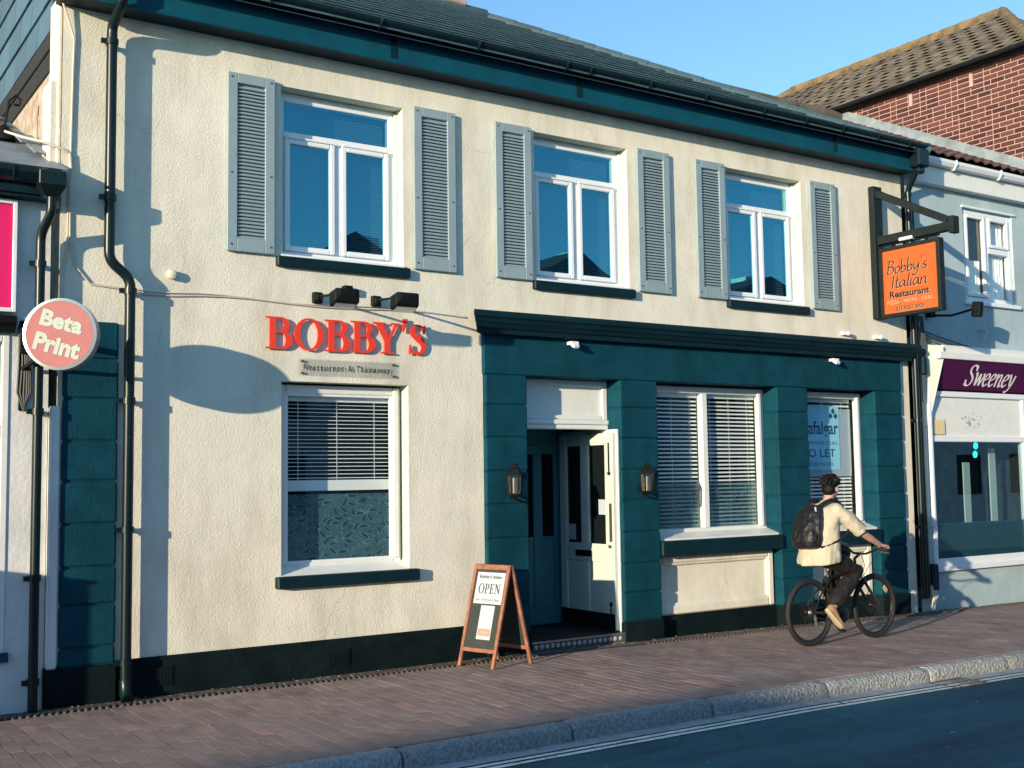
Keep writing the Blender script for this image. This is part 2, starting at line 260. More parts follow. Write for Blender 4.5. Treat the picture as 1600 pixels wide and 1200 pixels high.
# ------------------------------------------------------------------ mesh helpers
def root_loc(p):
    while p.parent: p = p.parent
    return Vector(p.location)
def new_obj(name, me, parent=None, m=None):
    if m is not None:
        me.materials.clear(); me.materials.append(M[m] if isinstance(m, str) else m)
    o = bpy.data.objects.new(name, me); COL.objects.link(o)
    if parent is not None: o.parent = parent
    return o
class MB:
    def __init__(s): s.v = []; s.f = []
    def add(s, vs, fs):
        n = len(s.v); s.v += [Vector(v) for v in vs]; s.f += [tuple(i+n for i in f) for f in fs]; return s
    def box(s, x0, x1, y0, y1, z0, z1):
        if x0 > x1: x0, x1 = x1, x0
        if y0 > y1: y0, y1 = y1, y0
        if z0 > z1: z0, z1 = z1, z0
        return s.add([(x0,y0,z0),(x1,y0,z0),(x1,y1,z0),(x0,y1,z0),(x0,y0,z1),(x1,y0,z1),(x1,y1,z1),(x0,y1,z1)],
                     [(0,3,2,1),(4,5,6,7),(0,1,5,4),(1,2,6,5),(2,3,7,6),(3,0,4,7)])
    def obox(s, c, ax, ay, az, hx, hy, hz):
        c = Vector(c); ax, ay, az = Vector(ax).normalized()*hx, Vector(ay).normalized()*hy, Vector(az).normalized()*hz
        P = [c+ax*i+ay*j+az*k for k in (-1, 1) for i, j in ((-1,-1),(1,-1),(1,1),(-1,1))]
        return s.add(P, [(0,3,2,1),(4,5,6,7),(0,1,5,4),(1,2,6,5),(2,3,7,6),(3,0,4,7)])
    def bar(s, a, b, w, h, up=(0,0,1)):
        a, b = Vector(a), Vector(b); d = (b-a); up = Vector(up)
        if abs(d.normalized().dot(up)) > 0.98: up = Vector((0,1,0))
        sx = d.cross(up).normalized(); sz = sx.cross(d).normalized()
        return s.obox((a+b)/2, d, sx, sz, d.length/2, w/2, h/2)
    def pane(s, x0, x1, y, z0, z1):
        a, c, e = (random.uniform(-.0022,.0022) for _ in range(3)); return s.quad((x0,y+a,z0),(x1,y+c,z0),(x1,y+c+e,z1),(x0,y+a+e,z1))
    def quad(s, a, b, c, d): return s.add([a, b, c, d], [(0,1,2,3)])
    def tube(s, pts, r, n=10, cap=True):
        pts = [Vector(p) for p in pts]; R = r if isinstance(r, (list, tuple)) else [r]*len(pts)
        rings = []; up = Vector((0,0,1)); prev = None
        for i, p in enumerate(pts):
            t = (pts[min(i+1, len(pts)-1)]-pts[max(i-1, 0)])
            if t.length < 1e-9: t = Vector((0,0,1))
            t.normalize()
            if prev is None:
                a = t.cross(up if abs(t.z) < 0.95 else Vector((1,0,0))).normalized()
            else:
                a = (prev - t*prev.dot(t)).normalized()
            prev = a; b = t.cross(a)
            rings.append([p+(a*math.cos(2*math.pi*k/n)+b*math.sin(2*math.pi*k/n))*R[i] for k in range(n)])
        vs = [v for rg in rings for v in rg]; fs = []
        for i in range(len(rings)-1):
            for k in range(n):
                k2 = (k+1) % n; fs.append((i*n+k, i*n+k2, (i+1)*n+k2, (i+1)*n+k))
        if cap: fs.append(tuple(range(n-1, -1, -1))); fs.append(tuple((len(rings)-1)*n+k for k in range(n)))
        return s.add(vs, fs)
    def loft(s, rings, cap=True):
        n = len(rings[0]); vs = [v for rg in rings for v in rg]; fs = []
        for i in range(len(rings)-1):
            for k in range(n):
                k2 = (k+1) % n; fs.append((i*n+k, i*n+k2, (i+1)*n+k2, (i+1)*n+k))
        if cap: fs.append(tuple(range(n-1, -1, -1))); fs.append(tuple((len(rings)-1)*n+k for k in range(n)))
        return s.add(vs, fs)
    def ellip(s, c, rx, ry, rz, rot=None, nu=16, nv=10):
        c = Vector(c); rings = []
        for j in range(nv+1):
            t = -math.pi/2+math.pi*j/nv; cz, sz = max(math.cos(t), 0.02), math.sin(t)
            rg = []
            for k in range(nu):
                a = 2*math.pi*k/nu; p = Vector((rx*cz*math.cos(a), ry*cz*math.sin(a), rz*sz))
                rg.append(c+(rot @ p if rot else p))
            rings.append(rg)
        return s.loft(rings)
    def lathe(s, c, prof, n=20, axis='z'):
        c = Vector(c); rings = []
        for r, h in prof:
            rg = []
            for k in range(n):
                a = 2*math.pi*k/n
                q = (r*math.cos(a), r*math.sin(a), h) if axis == 'z' else ((r*math.cos(a), h, r*math.sin(a)) if axis == 'y' else (h, r*math.cos(a), r*math.sin(a)))
                rg.append(c+Vector(q))
            rings.append(rg)
        return s.loft(rings)
    def profile_x(s, x0, x1, prof):      # closed (y,z) profile swept along x
        n = len(prof); vs = [(x0, y, z) for y, z in prof]+[(x1, y, z) for y, z in prof]
        fs = [(k, (k+1) % n, n+(k+1) % n, n+k) for k in range(n)]+[tuple(range(n-1, -1, -1)), tuple(range(n, 2*n))]
        return s.add(vs, fs)
    def torus(s, c, R, r, axis='y', n=40, m=10):
        c = Vector(c); vs = []; fs = []
        for i in range(n):
            a = 2*math.pi*i/n
            for j in range(m):
                b = 2*math.pi*j/m; q = R+r*math.cos(b); h = r*math.sin(b)
                vs.append(c+(Vector((q*math.cos(a), h, q*math.sin(a))) if axis == 'y' else Vector((q*math.cos(a), q*math.sin(a), h))))
        for i in range(n):
            for j in range(m):
                fs.append((i*m+j, ((i+1) % n)*m+j, ((i+1) % n)*m+(j+1) % m, i*m+(j+1) % m))
        return s.add(vs, fs)
    def mesh(s, name, off=Vector((0,0,0)), recalc=True, smooth=False):
        me = bpy.data.meshes.new(name); me.from_pydata([v-off for v in s.v], [], s.f)
        if recalc:
            bm = bmesh.new(); bm.from_mesh(me); bmesh.ops.recalc_face_normals(bm, faces=bm.faces); bm.to_mesh(me); bm.free()
        if smooth:
            for p in me.polygons: p.use_smooth = True
        me.update(); return me
    def build(s, name, m, parent=None, bevel=0.0, smooth=False, seg=1, recalc=True):
        off = root_loc(parent) if parent is not None else Vector((0,0,0))
        me = s.mesh(name, off, recalc, smooth); o = new_obj(name, me, parent, m)
        if bevel:
            b = o.modifiers.new('bevel', 'BEVEL'); b.width = bevel; b.segments = seg; b.limit_method = 'ANGLE'; b.angle_limit = rad(40)
        if smooth:
            try: me.set_sharp_from_angle(angle=rad(42))
            except Exception: pass
        return o
def tag(o, label, cat, group=None):
    o['label'] = label; o['category'] = cat
    if group: o['group'] = group
    return o
def thing(name, label, cat, loc=(0,0,0), group=None):
    o = bpy.data.objects.new(name, None); o.location = loc; o.empty_display_size = 0.1; COL.objects.link(o)
    return tag(o, label, cat, group)
def struct(o): o['kind'] = 'structure'; return o
def stuff(o): o['kind'] = 'stuff'; return o
def copy_tree(o, parent=None):
    c = o.copy(); COL.objects.link(c)
    if parent is not None: c.parent = parent
    for ch in list(o.children): copy_tree(ch, c)
    return c

def wall_holes(mb, x0, x1, z0, z1, holes, yf, reveal=0.0):
    """front sheet at y=yf with rectangular openings, plus reveals going back"""
    xs = sorted({x0, x1, *[h[0] for h in holes], *[h[1] for h in holes]}); zs = sorted({z0, z1, *[h[2] for h in holes], *[h[3] for h in holes]})
    for i in range(len(xs)-1):
        for j in range(len(zs)-1):
            cx, cz = (xs[i]+xs[i+1])/2, (zs[j]+zs[j+1])/2
            if any(h[0] < cx < h[1] and h[2] < cz < h[3] for h in holes): continue
            mb.quad((xs[i], yf, zs[j]), (xs[i+1], yf, zs[j]), (xs[i+1], yf, zs[j+1]), (xs[i], yf, zs[j+1]))
    return mb
def reveal(mb, h, yf, yb):
    a, b, c, d = h
    mb.quad((a, yf, c), (a, yb, c), (a, yb, d), (a, yf, d)); mb.quad((b, yb, c), (b, yf, c), (b, yf, d), (b, yb, d))
    mb.quad((a, yb, d), (b, yb, d), (b, yf, d), (a, yf, d)); mb.quad((a, yf, c), (b, yf, c), (b, yb, c), (a, yb, c))
    return mb
def frame(mb, x0, x1, z0, z1, w, y0, y1, wb=None):
    wb = wb or w
    mb.box(x0, x0+w, y0, y1, z0, z1); mb.box(x1-w, x1, y0, y1, z0, z1)
    mb.box(x0+w, x1-w, y0, y1, z0, z0+wb); mb.box(x0+w, x1-w, y0, y1, z1-w, z1)
    return mb

# ------------------------------------------------------------------ lettering
def cr_spline(pts, n=6):
    if len(pts) < 3: return [Vector((*p, 0)) for p in pts]
    P = [Vector((*p, 0)) for p in pts]; P = [2*P[0]-P[1]]+P+[2*P[-1]-P[-2]]; out = []
    for i in range(1, len(P)-2):
        a, b, c, d = P[i-1:i+3]
        for k in range(n):
            t = k/n; out.append(0.5*((2*b)+(c-a)*t+(2*a-5*b+4*c-d)*t*t+(3*b-a-3*c+d)*t**3))
    out.append(P[-2]); return out
class Flat:
    """flat print: 2-D pieces, mapped onto a plane, each piece a hair above the last"""
    def __init__(s): s.p = []
    def stroke(s, pts, thick, thin=None, ang=35, smooth=True):
        q = cr_spline(pts) if smooth else [Vector((*p, 0)) for p in pts]
        thin = thick if thin is None else thin; Lf = []; Rt = []
        for i, p in enumerate(q):
            t = (q[min(i+1, len(q)-1)]-q[max(i-1, 0)]); a = math.atan2(t.y, t.x)
            w = (thin+(thick-thin)*abs(math.sin(a-rad(ang))))/2; nrm = Vector((-math.sin(a), math.cos(a), 0))
            Lf.append(p+nrm*w); Rt.append(p-nrm*w)
        s.p.append(('strip', Lf, Rt)); return s
    def poly(s, *contours): s.p.append(('poly', [[Vector((*p, 0)) for p in c] for c in contours])); return s
    def tx(s, f):
        for i, q in enumerate(s.p):
            if q[0] == 'strip': s.p[i] = ('strip', [f(v) for v in q[1]], [f(v) for v in q[2]])
            else: s.p[i] = ('poly', [[f(v) for v in c] for c in q[1]])
        return s
    def emitm(s, mb, o, rx, ru, depth=0.0, step=0.0004):
        o, rx, ru = Vector(o), Vector(rx).normalized(), Vector(ru).normalized(); nn = rx.cross(ru)
        for i, q in enumerate(s.p):
            h = depth+step*(i % 7); F = lambda v, hh: o+rx*v.x+ru*v.y+nn*hh
            if q[0] == 'strip':
                Lf, Rt = q[1], q[2]; n = len(Lf); vs = [F(v, h) for v in Lf]+[F(v, h) for v in Rt]
                fs = [(k, n+k, n+k+1, k+1) for k in range(n-1)]; loop = Lf+Rt[::-1]
            else:
                vs = [F(v, h) for c in q[1] for v in c]; fs = [tuple(t) for t in tessellate_polygon(q[1])]
                loop = None
            mb.add(vs, fs)
            if depth:
                for c in ([loop] if loop else q[1]):
                    n = len(c); mb.add([F(v, h) for v in c]+[F(v, 0) for v in c], [(k, (k+1) % n, n+(k+1) % n, n+k) for k in range(n)])
        return mb
def arc(cx, cy, rx, ry, a0, a1, n=14): return [(cx+rx*math.cos(rad(a0+(a1-a0)*k/n)), cy+ry*math.sin(rad(a0+(a1-a0)*k/n))) for k in range(n+1)]
def serif(ch):
    F = Flat()
    if ch == 'B':
        F.poly([(0,0)]+arc(.44,.275,.31,.275,-90,58)+arc(.41,.765,.25,.235,-52,90)+[(0,1),(0,.955),(.11,.935),(.11,.065),(0,.045)],
               ([(.28,.05)]+arc(.41,.28,.145,.23,-90,90)+[(.28,.51)])[::-1], ([(.28,.56)]+arc(.38,.755,.12,.195,-90,90)+[(.28,.95)])[::-1]); w = .76
    elif ch == 'O': F.poly(arc(.44,.5,.44,.52,0,348,28), arc(.44,.5,.265,.465,0,348,28)[::-1]); w = .88
    elif ch == 'Y': F.poly([(.25,0),(.67,0),(.67,.045),(.55,.065),(.55,.42),(.80,.935),(.90,.955),(.90,1),(.58,1),(.58,.955),(.70,.935),(.51,.53),(.32,.935),(.42,.955),(.42,1),(0,1),(0,.955),(.10,.935),(.37,.40),(.37,.065),(.25,.045)]); w = .88
    elif ch == 'S':
        q = cr_spline([(.52,.80),(.42,.945),(.28,.965),(.14,.86),(.13,.71),(.28,.57),(.42,.45),(.50,.29),(.44,.10),(.27,.03),(.10,.10),(.05,.26)], 8)
        n = len(q); Lf = []; Rt = []
        for i, p in enumerate(q):
            t = q[min(i+1, n-1)]-q[max(i-1, 0)]; a = math.atan2(t.y, t.x); u = i/(n-1)
            ww = .035+.075*math.exp(-((u-.5)/.22)**2); nr = Vector((-math.sin(a), math.cos(a), 0)); Lf.append(p+nr*ww); Rt.append(p-nr*ww)
        F.p.append(('strip', Lf, Rt)); F.poly([(.48,.70),(.55,.70),(.57,1.0),(.53,1.0),(.47,.90)]); F.poly([(.02,.32),(-.005,0),(.035,0),(.10,.09),(.085,.32)]); w = .62
    elif ch == "'": F.poly([(.05,.70),(.085,.70),(.19,1.03),(.19,1.07),(.06,1.07)]); w = .24
    elif ch == 'P':
        F.poly([(0,0),(.40,0),(.40,.045),(.28,.065),(.28,.44)]+arc(.40,.72,.27,.28,-90,90)+[(0,1),(0,.955),(.11,.935),(.11,.065),(0,.045)], ([(.28,.49)]+arc(.37,.72,.12,.23,-90,90)+[(.28,.95)])[::-1]); w = .70
    elif ch == 'E': F.poly([(0,0),(.62,0),(.66,.26),(.61,.26),(.52,.06),(.28,.06),(.28,.47),(.42,.48),(.45,.38),(.49,.38),(.49,.64),(.45,.64),(.42,.54),(.28,.54),(.28,.94),(.50,.94),(.57,.77),(.62,.77),(.60,1),(0,1),(0,.955),(.11,.935),(.11,.065),(0,.045)]); w = .70
    elif ch == 'N': F.poly([(0,0),(.27,0),(.27,.045),(.17,.065),(.17,.78),(.66,0),(.74,0),(.74,.935),(.84,.955),(.84,1),(.58,1),(.58,.955),(.67,.935),(.67,.30),(.25,1),(0,1),(0,.955),(.10,.935),(.10,.065),(0,.045)]); w = .84
    return F, w
HAND = {'B': ([[(.06,1),(.02,.5),(0,0)],[(-.10,.94),(.22,1.0),(.36,.82),(.2,.58),(.05,.52)],[(.05,.52),(.34,.5),(.42,.25),(.25,.03),(-.05,.0)]],.50),
 'o': ([[(.2,.5),(.04,.38),(.05,.08),(.22,.02),(.34,.22),(.30,.46),(.16,.5)]],.42), 'b': ([[(.02,1.05),(.02,.5),(.03,.02)],[(.03,.25),(.16,.5),(.33,.36),(.27,.06),(.05,.02)]],.44),
 'y': ([[(0,.5),(.05,.15),(.2,.1),(.34,.5)],[(.35,.52),(.32,-.05),(.18,-.36),(-.02,-.28)]],.46), "'": ([[(.08,1.02),(.03,.82)]],.16), 's': ([[(.30,.5),(.1,.48),(.08,.33),(.25,.2),(.2,.03),(0,.05)]],.36),
 'I': ([[(.08,.95),(.06,.5),(.05,0)]],.2), 't': ([[(.13,.9),(.1,.12),(.2,.02),(.3,.1)],[(0,.55),(.30,.60)]],.32), 'a': ([[(.3,.45),(.15,.52),(.0,.25),(.1,.02),(.26,.2),(.32,.48)],[(.32,.48),(.33,.1),(.44,.05)]],.46),
 'l': ([[(.1,1),(.05,.12),(.16,.03)]],.2), 'i': ([[(.06,.5),(.05,.1),(.15,.03)],[(.08,.74),(.11,.83)]],.2), 'n': ([[(.03,.5),(.03,.25),(.02,0)],[(.03,.28),(.2,.52),(.3,.4),(.32,.08),(.44,.04)]],.46), ' ': ([], .3)}
ITAL = {'S': ([[(.60,.84),(.5,.97),(.3,.98),(.17,.82),(.22,.64),(.42,.48),(.52,.28),(.42,.06),(.22,.0),(.05,.14)],[(.60,.98),(.60,.72)],[(.05,.28),(.05,0)]],.66),
 'w': ([[(0,.56),(.09,.62),(.16,.03)],[(.16,.03),(.38,.6)],[(.38,.6),(.44,.03)],[(.44,.03),(.66,.5),(.60,.62)]],.72), 'e': ([[(.07,.3),(.2,.33),(.37,.44),(.34,.59),(.2,.6),(.06,.4),(.05,.15),(.18,.01),(.38,.14)]],.46),
 'n': ([[(0,.55),(.1,.6),(.1,.3),(.09,.0)],[(.1,.35),(.25,.58),(.38,.58),(.40,.4),(.38,.08),(.46,.02),(.53,.1)]],.58), 'y': ([[(0,.56),(.1,.6),(.2,.08)],[(.46,.60),(.36,.2),(.2,-.12),(.02,-.25),(-.05,-.18)]],.52)}
def script(text, table, h, thick, thin=None, shear=0.0, ang=35, width=None):
    F = Flat(); x = 0
    for ch in text:
        st, adv = table[ch]
        for s in st: F.stroke([(px+x, py) for px, py in s], thick, thin, ang)
        x += adv
    k = h; kx = (width/x) if width else h
    return F.tx(lambda v: Vector(((v.x+shear*v.y)*kx, v.y*k, 0)))
def serif_text(text, h, width, gap=0.06):
    F = Flat(); x = 0
    for ch in text:
        g, w = serif(ch); g.tx(lambda v, x=x: Vector((v.x+x, v.y, 0))); F.p += g.p; x += w+gap
    kx = width/(x-gap); return F.tx(lambda v: Vector((v.x*kx, v.y*h, 0)))
def font_mesh(mb, text, o, rx, ru, width=None, height=None, bold=0.0, shear=0.0, spacing=1.0, off=0.0):
    c = bpy.data.curves.new('t', 'FONT'); c.body = text; c.size = 1.0; c.offset = bold; c.shear = shear; c.space_character = spacing; c.resolution_u = 3
    ob = bpy.data.objects.new('t', c); COL.objects.link(ob)
    dg = bpy.context.evaluated_depsgraph_get(); me = bpy.data.meshes.new_from_object(ob.evaluated_get(dg))
    V = [v.co.copy() for v in me.vertices]; Fs = [tuple(p.vertices) for p in me.polygons]
    bpy.data.objects.remove(ob); bpy.data.curves.remove(c); bpy.data.meshes.remove(me)
    if not V: return mb
    x0, x1 = min(v.x for v in V), max(v.x for v in V); y0, y1 = min(v.y for v in V), max(v.y for v in V)
    sx = width/(x1-x0) if width else None; sy = height/(y1-y0) if height else None
    sx = sx or sy; sy = sy or sx
    o, rx, ru = Vector(o), Vector(rx).normalized(), Vector(ru).normalized(); n = rx.cross(ru)
    return mb.add([o+rx*((v.x-x0)*sx)+ru*((v.y-y0)*sy)+n*off for v in V], Fs)

# ================================================================== SETTING
def gz(x): return -0.012*max(0.0, x-7.0)
KY = -2.75            # back of the kerb
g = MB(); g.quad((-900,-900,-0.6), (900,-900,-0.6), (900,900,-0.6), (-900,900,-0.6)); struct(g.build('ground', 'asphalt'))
def sheet(name, m, xs, y0, y1, dz):
    b = MB()
    for a, c in zip(xs[:-1], xs[1:]): b.quad((a, y0, gz(a)+dz), (c, y0, gz(c)+dz), (c, y1, gz(c)+dz), (a, y1, gz(a)+dz))
    return struct(b.build(name, m, recalc=False))
XS = [-60, 0, 7, 10, 13, 16, 20, 60]
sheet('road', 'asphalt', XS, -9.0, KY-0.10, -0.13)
sheet('concrete_gutter_strip', 'channel', XS, KY-0.29, KY-0.145, -0.125)
for k, yy in enumerate((KY-0.345, KY-0.425)):
    b = MB(); rr = random.Random(3+k); x = -30.0
    while x < 40:
        L = rr.uniform(0.5, 2.2); n = 6
        for i in range(n):
            a, c = x+L*i/n, x+L*(i+1)/n
            w0 = 0.024+rr.uniform(-.003, .003); b.quad((a, yy-w0, gz(a)-0.125), (c, yy-w0, gz(c)-0.125), (c, yy+w0, gz(c)-0.125), (a, yy+w0, gz(a)-0.125))
        x += L+(rr.uniform(0.0, 0.03) if rr.random() < .5 else 0)
    struct(b.build('road_line', 'line', recalc=False))
# near pavement where the photographer stands
b = MB(); b.box(-60, 60, -13.6, -9.0, -0.5, -0.02); struct(b.build('opposite_pavement', 'pale_flags'))
# pavement bed and pavers
pav = sheet('pavement', 'sand', XS, KY, 0.3, -0.012)
def paver_mesh(name, m):
    b = MB(); hx, hy, t = 0.0480, 0.0980, 0.0012
    top = [(-hx+t,-hy+t,0),(hx-t,-hy+t,0),(hx-t,hy-t,0),(-hx+t,hy-t,0)]; low = [(-hx,-hy,-t),(hx,-hy,-t),(hx,hy,-t),(-hx,hy,-t)]; bot = [(-hx,-hy,-.03),(hx,-hy,-.03),(hx,hy,-.03),(-hx,hy,-.03)]
    b.add(top+low+bot, [(0,1,2,3)]+[(k,4+k,4+(k+1)%4,(k+1)%4) for k in range(4)]+[(4+k,8+k,8+(k+1)%4,4+(k+1)%4) for k in range(4)])
    me = b.mesh(name); me.materials.append(M[m]); return me
pm = {0: paver_mesh('paver', 'paver'), 1: paver_mesh('paver_pink', 'paver_pink')}
rr = random.Random(11); spots = []
for i in range(-12, 172):
    x = i*0.1+0.02; y = -.315+(0.1 if i % 2 else 0.0)
    while y > KY:
        ya, yb = min(y, -.315), max(y-.2, KY+.004)
        if ya-yb > .03: spots.append((x, (ya+yb)/2, (ya-yb)/.2, 1 if rr.random() < 0.04+(0.09 if 4.2 < x < 9.5 and -2.4 < y < -1.2 else 0) else 0))
        y -= .2
spots.sort(key=lambda s: (not in_view(s[0], s[1], 0, 20), (s[0])**2+(s[1]+CAM_D)**2))
for k, (x, y, q, c) in enumerate(spots[:300]):
    o = new_obj('paver', pm[c], pav); o.location = (x, y, gz(x)+rr.uniform(-.0010, .0006)); o.scale = (1, q, 1); o.rotation_euler = (rr.uniform(-.003,.003), rr.uniform(-.004,.004), rr.uniform(-.012,.012))
for c in (0, 1):
    b = MB(); src = pm[c]
    for (x, y, q, cc) in spots[300:]:
        if cc != c: continue
        R = Matrix.Rotation(rr.uniform(-.012,.012), 3, 'Z') @ Matrix.Rotation(rr.uniform(-.004,.004), 3, 'Y'); t = Vector((x, y, gz(x)+rr.uniform(-.0010,.0006)))
        b.add([R @ Vector((v.co.x, v.co.y*q, v.co.z))+t for v in src.vertices], [tuple(p.vertices) for p in src.polygons])
    o = b.build('paver_field', 'paver_pink' if c else 'paver', pav, recalc=False); stuff(o)
# edging course of half bricks against the wall and the kerb
b = MB()
x = -1.2
while x < 17:
    L = 0.2; b.box(x+.003, x+L-.003, -0.155, -0.03, gz(x)-.03, gz(x)-.004+rr.uniform(-.003,.003)); x += L
stuff(b.build('wall_foot_course', 'dirt', pav, bevel=0.004))
b = MB(); x = -1.2                     # twisted rope edging tile in front of it
while x < 17:
    if not (6.4 < x < 7.75): b.obox((x, -0.25, gz(x)-.004), (0.5, 1, 0), (1, -0.5, 0), (0,0,1), 0.05, 0.014, 0.014)
    x += 0.052
stuff(b.build('rope_edging', 'rope', pav, bevel=0.006))
b = MB()                               # leaf chips and grit caught along the wall foot
for k in range(420):
    x = rr.uniform(1.0, 14.5); y = rr.choice((rr.uniform(-.24,-.03), rr.uniform(-.30,-.03), rr.uniform(-2.7,-.3) if rr.random() < .12 else -.12))
    s = rr.uniform(.004, .014)*(1.5 if rr.random() < .06 else 1); a = rr.uniform(0, 3.1); c, d = math.cos(a)*s, math.sin(a)*s; z = gz(x)+.006
    b.add([(x-c,y-d,z),(x+d,y-c*.6,z+.3*s),(x+c,y+d,z),(x-d,y+c*.6,z+.2*s)], [(0,1,2,3)])
stuff(tag(b.build('leaf_litter', 'litter', recalc=False), 'pale leaf chips and grit along the foot of the wall', 'litter'))
b = MB()
for x, y, c in ((7.15,-4.3,.03),(6.75,-4.55,.022),(6.1,-4.9,.03),(5.2,-3.9,.014),(8.3,-3.7,.016),(7.9,-4.9,.02),(4.6,-3.6,.012),(9.2,-4.1,.014)): b.add([(x-c,y,gz(x)-.124),(x+c*.3,y-c*.35,gz(x)-.122),(x+c,y+c*.1,gz(x)-.123),(x-c*.1,y+c*.4,gz(x)-.12)], [(0,1,2,3)])
stuff(tag(b.build('paper_scraps', 'litter', recalc=False), 'tiny pale scraps lying on the road', 'litter'))
# kerb
kerb = MB(); kerb.box(-60, -1.5, KY-.14, KY, -.4, -.01); kerb.box(17.0, 60, KY-.14, KY, -.6, -.12); kerb = struct(kerb.build('kerb', 'granite'))
joints = [-1.5, -0.2, 0.95, 2.22, 3.53, 4.87, 6.20, 7.48, 8.81, 9.97, 11.2, 12.5, 13.8, 15.4, 17.0]
prof = [(KY, -.3), (KY, -.006)]+[(KY-.05-.005*k, 0.002) for k in range(3)]+[(KY-.145+.035*math.cos(rad(90+a))*1.0+.035-.035, -.035+.037*math.sin(rad(90-0+a*0))) for a in ()]
prof = [(KY, -.3), (KY, -.008), (KY-.03, .001), (KY-.07, .002), (KY-.10, -.002), (KY-.125, -.012), (KY-.142, -.032), (KY-.147, -.06), (KY-.150, -.09), (KY-.152, -.12), (KY-.152, -.3)]
for a, c in zip(joints[:-1], joints[1:]):
    b = MB(); rings = []; n = 22; kr = random.Random(int(a*100)); dz = kr.uniform(-.006,.006); dy = kr.uniform(-.006,.006)
    for i in range(n+1):
        x = a+.008+(c-a-.016)*i/n; e = 0.012 if i in (0, n) else 0
        rings.append([Vector((x+kr.uniform(-.002,.002), y+dy+(kr.uniform(-.004,.004) if 1 < q < 10 else 0)+e*(q > 4), z+gz(x)+dz-e*(0 < q < 10)+(kr.uniform(-.004,.004) if 1 < q < 10 else 0))) for q, (y, z) in enumerate(prof)])
    b.loft(rings); b.build('kerb_stone', 'granite', kerb, smooth=True)

gg = thing('gully_grate', 'small iron drain grate in the gutter beside the kerb at the right', 'drain', (8.95, KY-.33, -.15))
b = MB(); z = gz(8.95)-.122; frame(b, 8.72, 9.18, 0, 1, .03, 0, 1)
b = MB(); b.box(8.72, 9.18, KY-.50, KY-.47, z-.02, z); b.box(8.72, 9.18, KY-.19, KY-.16, z-.02, z); b.box(8.72, 8.75, KY-.47, KY-.19, z-.02, z); b.box(9.15, 9.18, KY-.47, KY-.19, z-.02, z); b.build('grate_frame', 'rope', gg)
for k in range(7): b = MB(); b.box(8.775+k*.055, 8.80+k*.055, KY-.47, KY-.19, z-.018, z-.003); b.build('bar', 'rope', gg)

# ================================================================== RESTAURANT BUILDING
RB = thing('restaurant_building', 'two storey cream rendered restaurant with dark green shopfront and grey shutters', 'building', (7.3, 0, 0))
WX0, WX1, EAVE = 2.03, 12.47, 5.74
UW = [(3.885, 5.115, 3.69, 5.235), (6.635, 7.860, 3.70, 5.245), (9.33, 10.572, 3.70, 5.245)]
LW = (3.895, 5.155, 0.885, 2.585)
SFX0, SFX1 = 5.98, 12.27
b = MB(); holes = UW+[LW, (SFX0, SFX1, -0.3, 3.11)]
wall_holes(b, WX0, WX1, -0.3, EAVE+.05, holes, 0.0)
b.quad((WX1, 0, -.3), (WX1, 7.5, -.3), (WX1, 7.5, EAVE), (WX1, 0, EAVE)); b.quad((WX0, 7.5, -.3), (WX1, 7.5, -.3), (WX1, 7.5, EAVE), (WX0, 7.5, EAVE))
wall = b.build('wall', 'stucco', RB, recalc=False)
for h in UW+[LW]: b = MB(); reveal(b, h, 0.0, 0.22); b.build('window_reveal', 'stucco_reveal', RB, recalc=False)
# side wall with hung slates, tarred strip and peeling render (above the neighbour's roof)
b = MB(); b.quad((WX0, 0, -.3), (WX0, 0, EAVE), (WX0, 7.5, EAVE), (WX0, 7.5, -.3)); b.add([(WX0,-.2,EAVE-.02),(WX0,3.75,8.05),(WX0,7.5,EAVE)], [(0,1,2)])
sw = b.build('side_wall', 'oldrender', RB, recalc=False)
b = MB(); b.box(WX0-.035, WX0, .02, .33, 3.9, 5.66); b.box(WX0-.09, WX0-.002, .04, .30, 3.9, 4.95); b.build('render_return', 'stucco', RB, bevel=.01)
row = 0; z = 5.50
while z < 8.0:
    y = 0.36-(0.26 if row % 2 else 0)
    while y < 4.2:
        a, c = max(y, .345), y+.52
        if z+.28 < 5.74+.57*(a+.2)+.25 and c-a > .05:
            bb = MB(); tl = .012+rr.uniform(0, .004)
            bb.add([(WX0-.022-tl, a+.004, z-.03), (WX0-.022-tl, c-.004, z-.03), (WX0-.014, c-.004, z+.29), (WX0-.014, a+.004, z+.29), (WX0-.006-tl, a+.004, z-.03), (WX0-.006-tl, c-.004, z-.03), (WX0-.002, c-.004, z+.29), (WX0-.002, a+.004, z+.29)],
                   [(0,1,2,3),(4,7,6,5),(0,4,5,1),(3,2,6,7),(0,3,7,4),(1,5,6,2)])
            bb.build('hung_slate', 'hang_slate', sw)
        y += .52
    row += 1; z += .285
b = MB(); b.box(WX0-.03, WX0, .34, 4.5, 5.33, 5.49); b.box(WX0-.018, WX0, .34, 4.5, 5.16, 5.325); b.build('tarred_strip', 'tar', RB, bevel=.006)

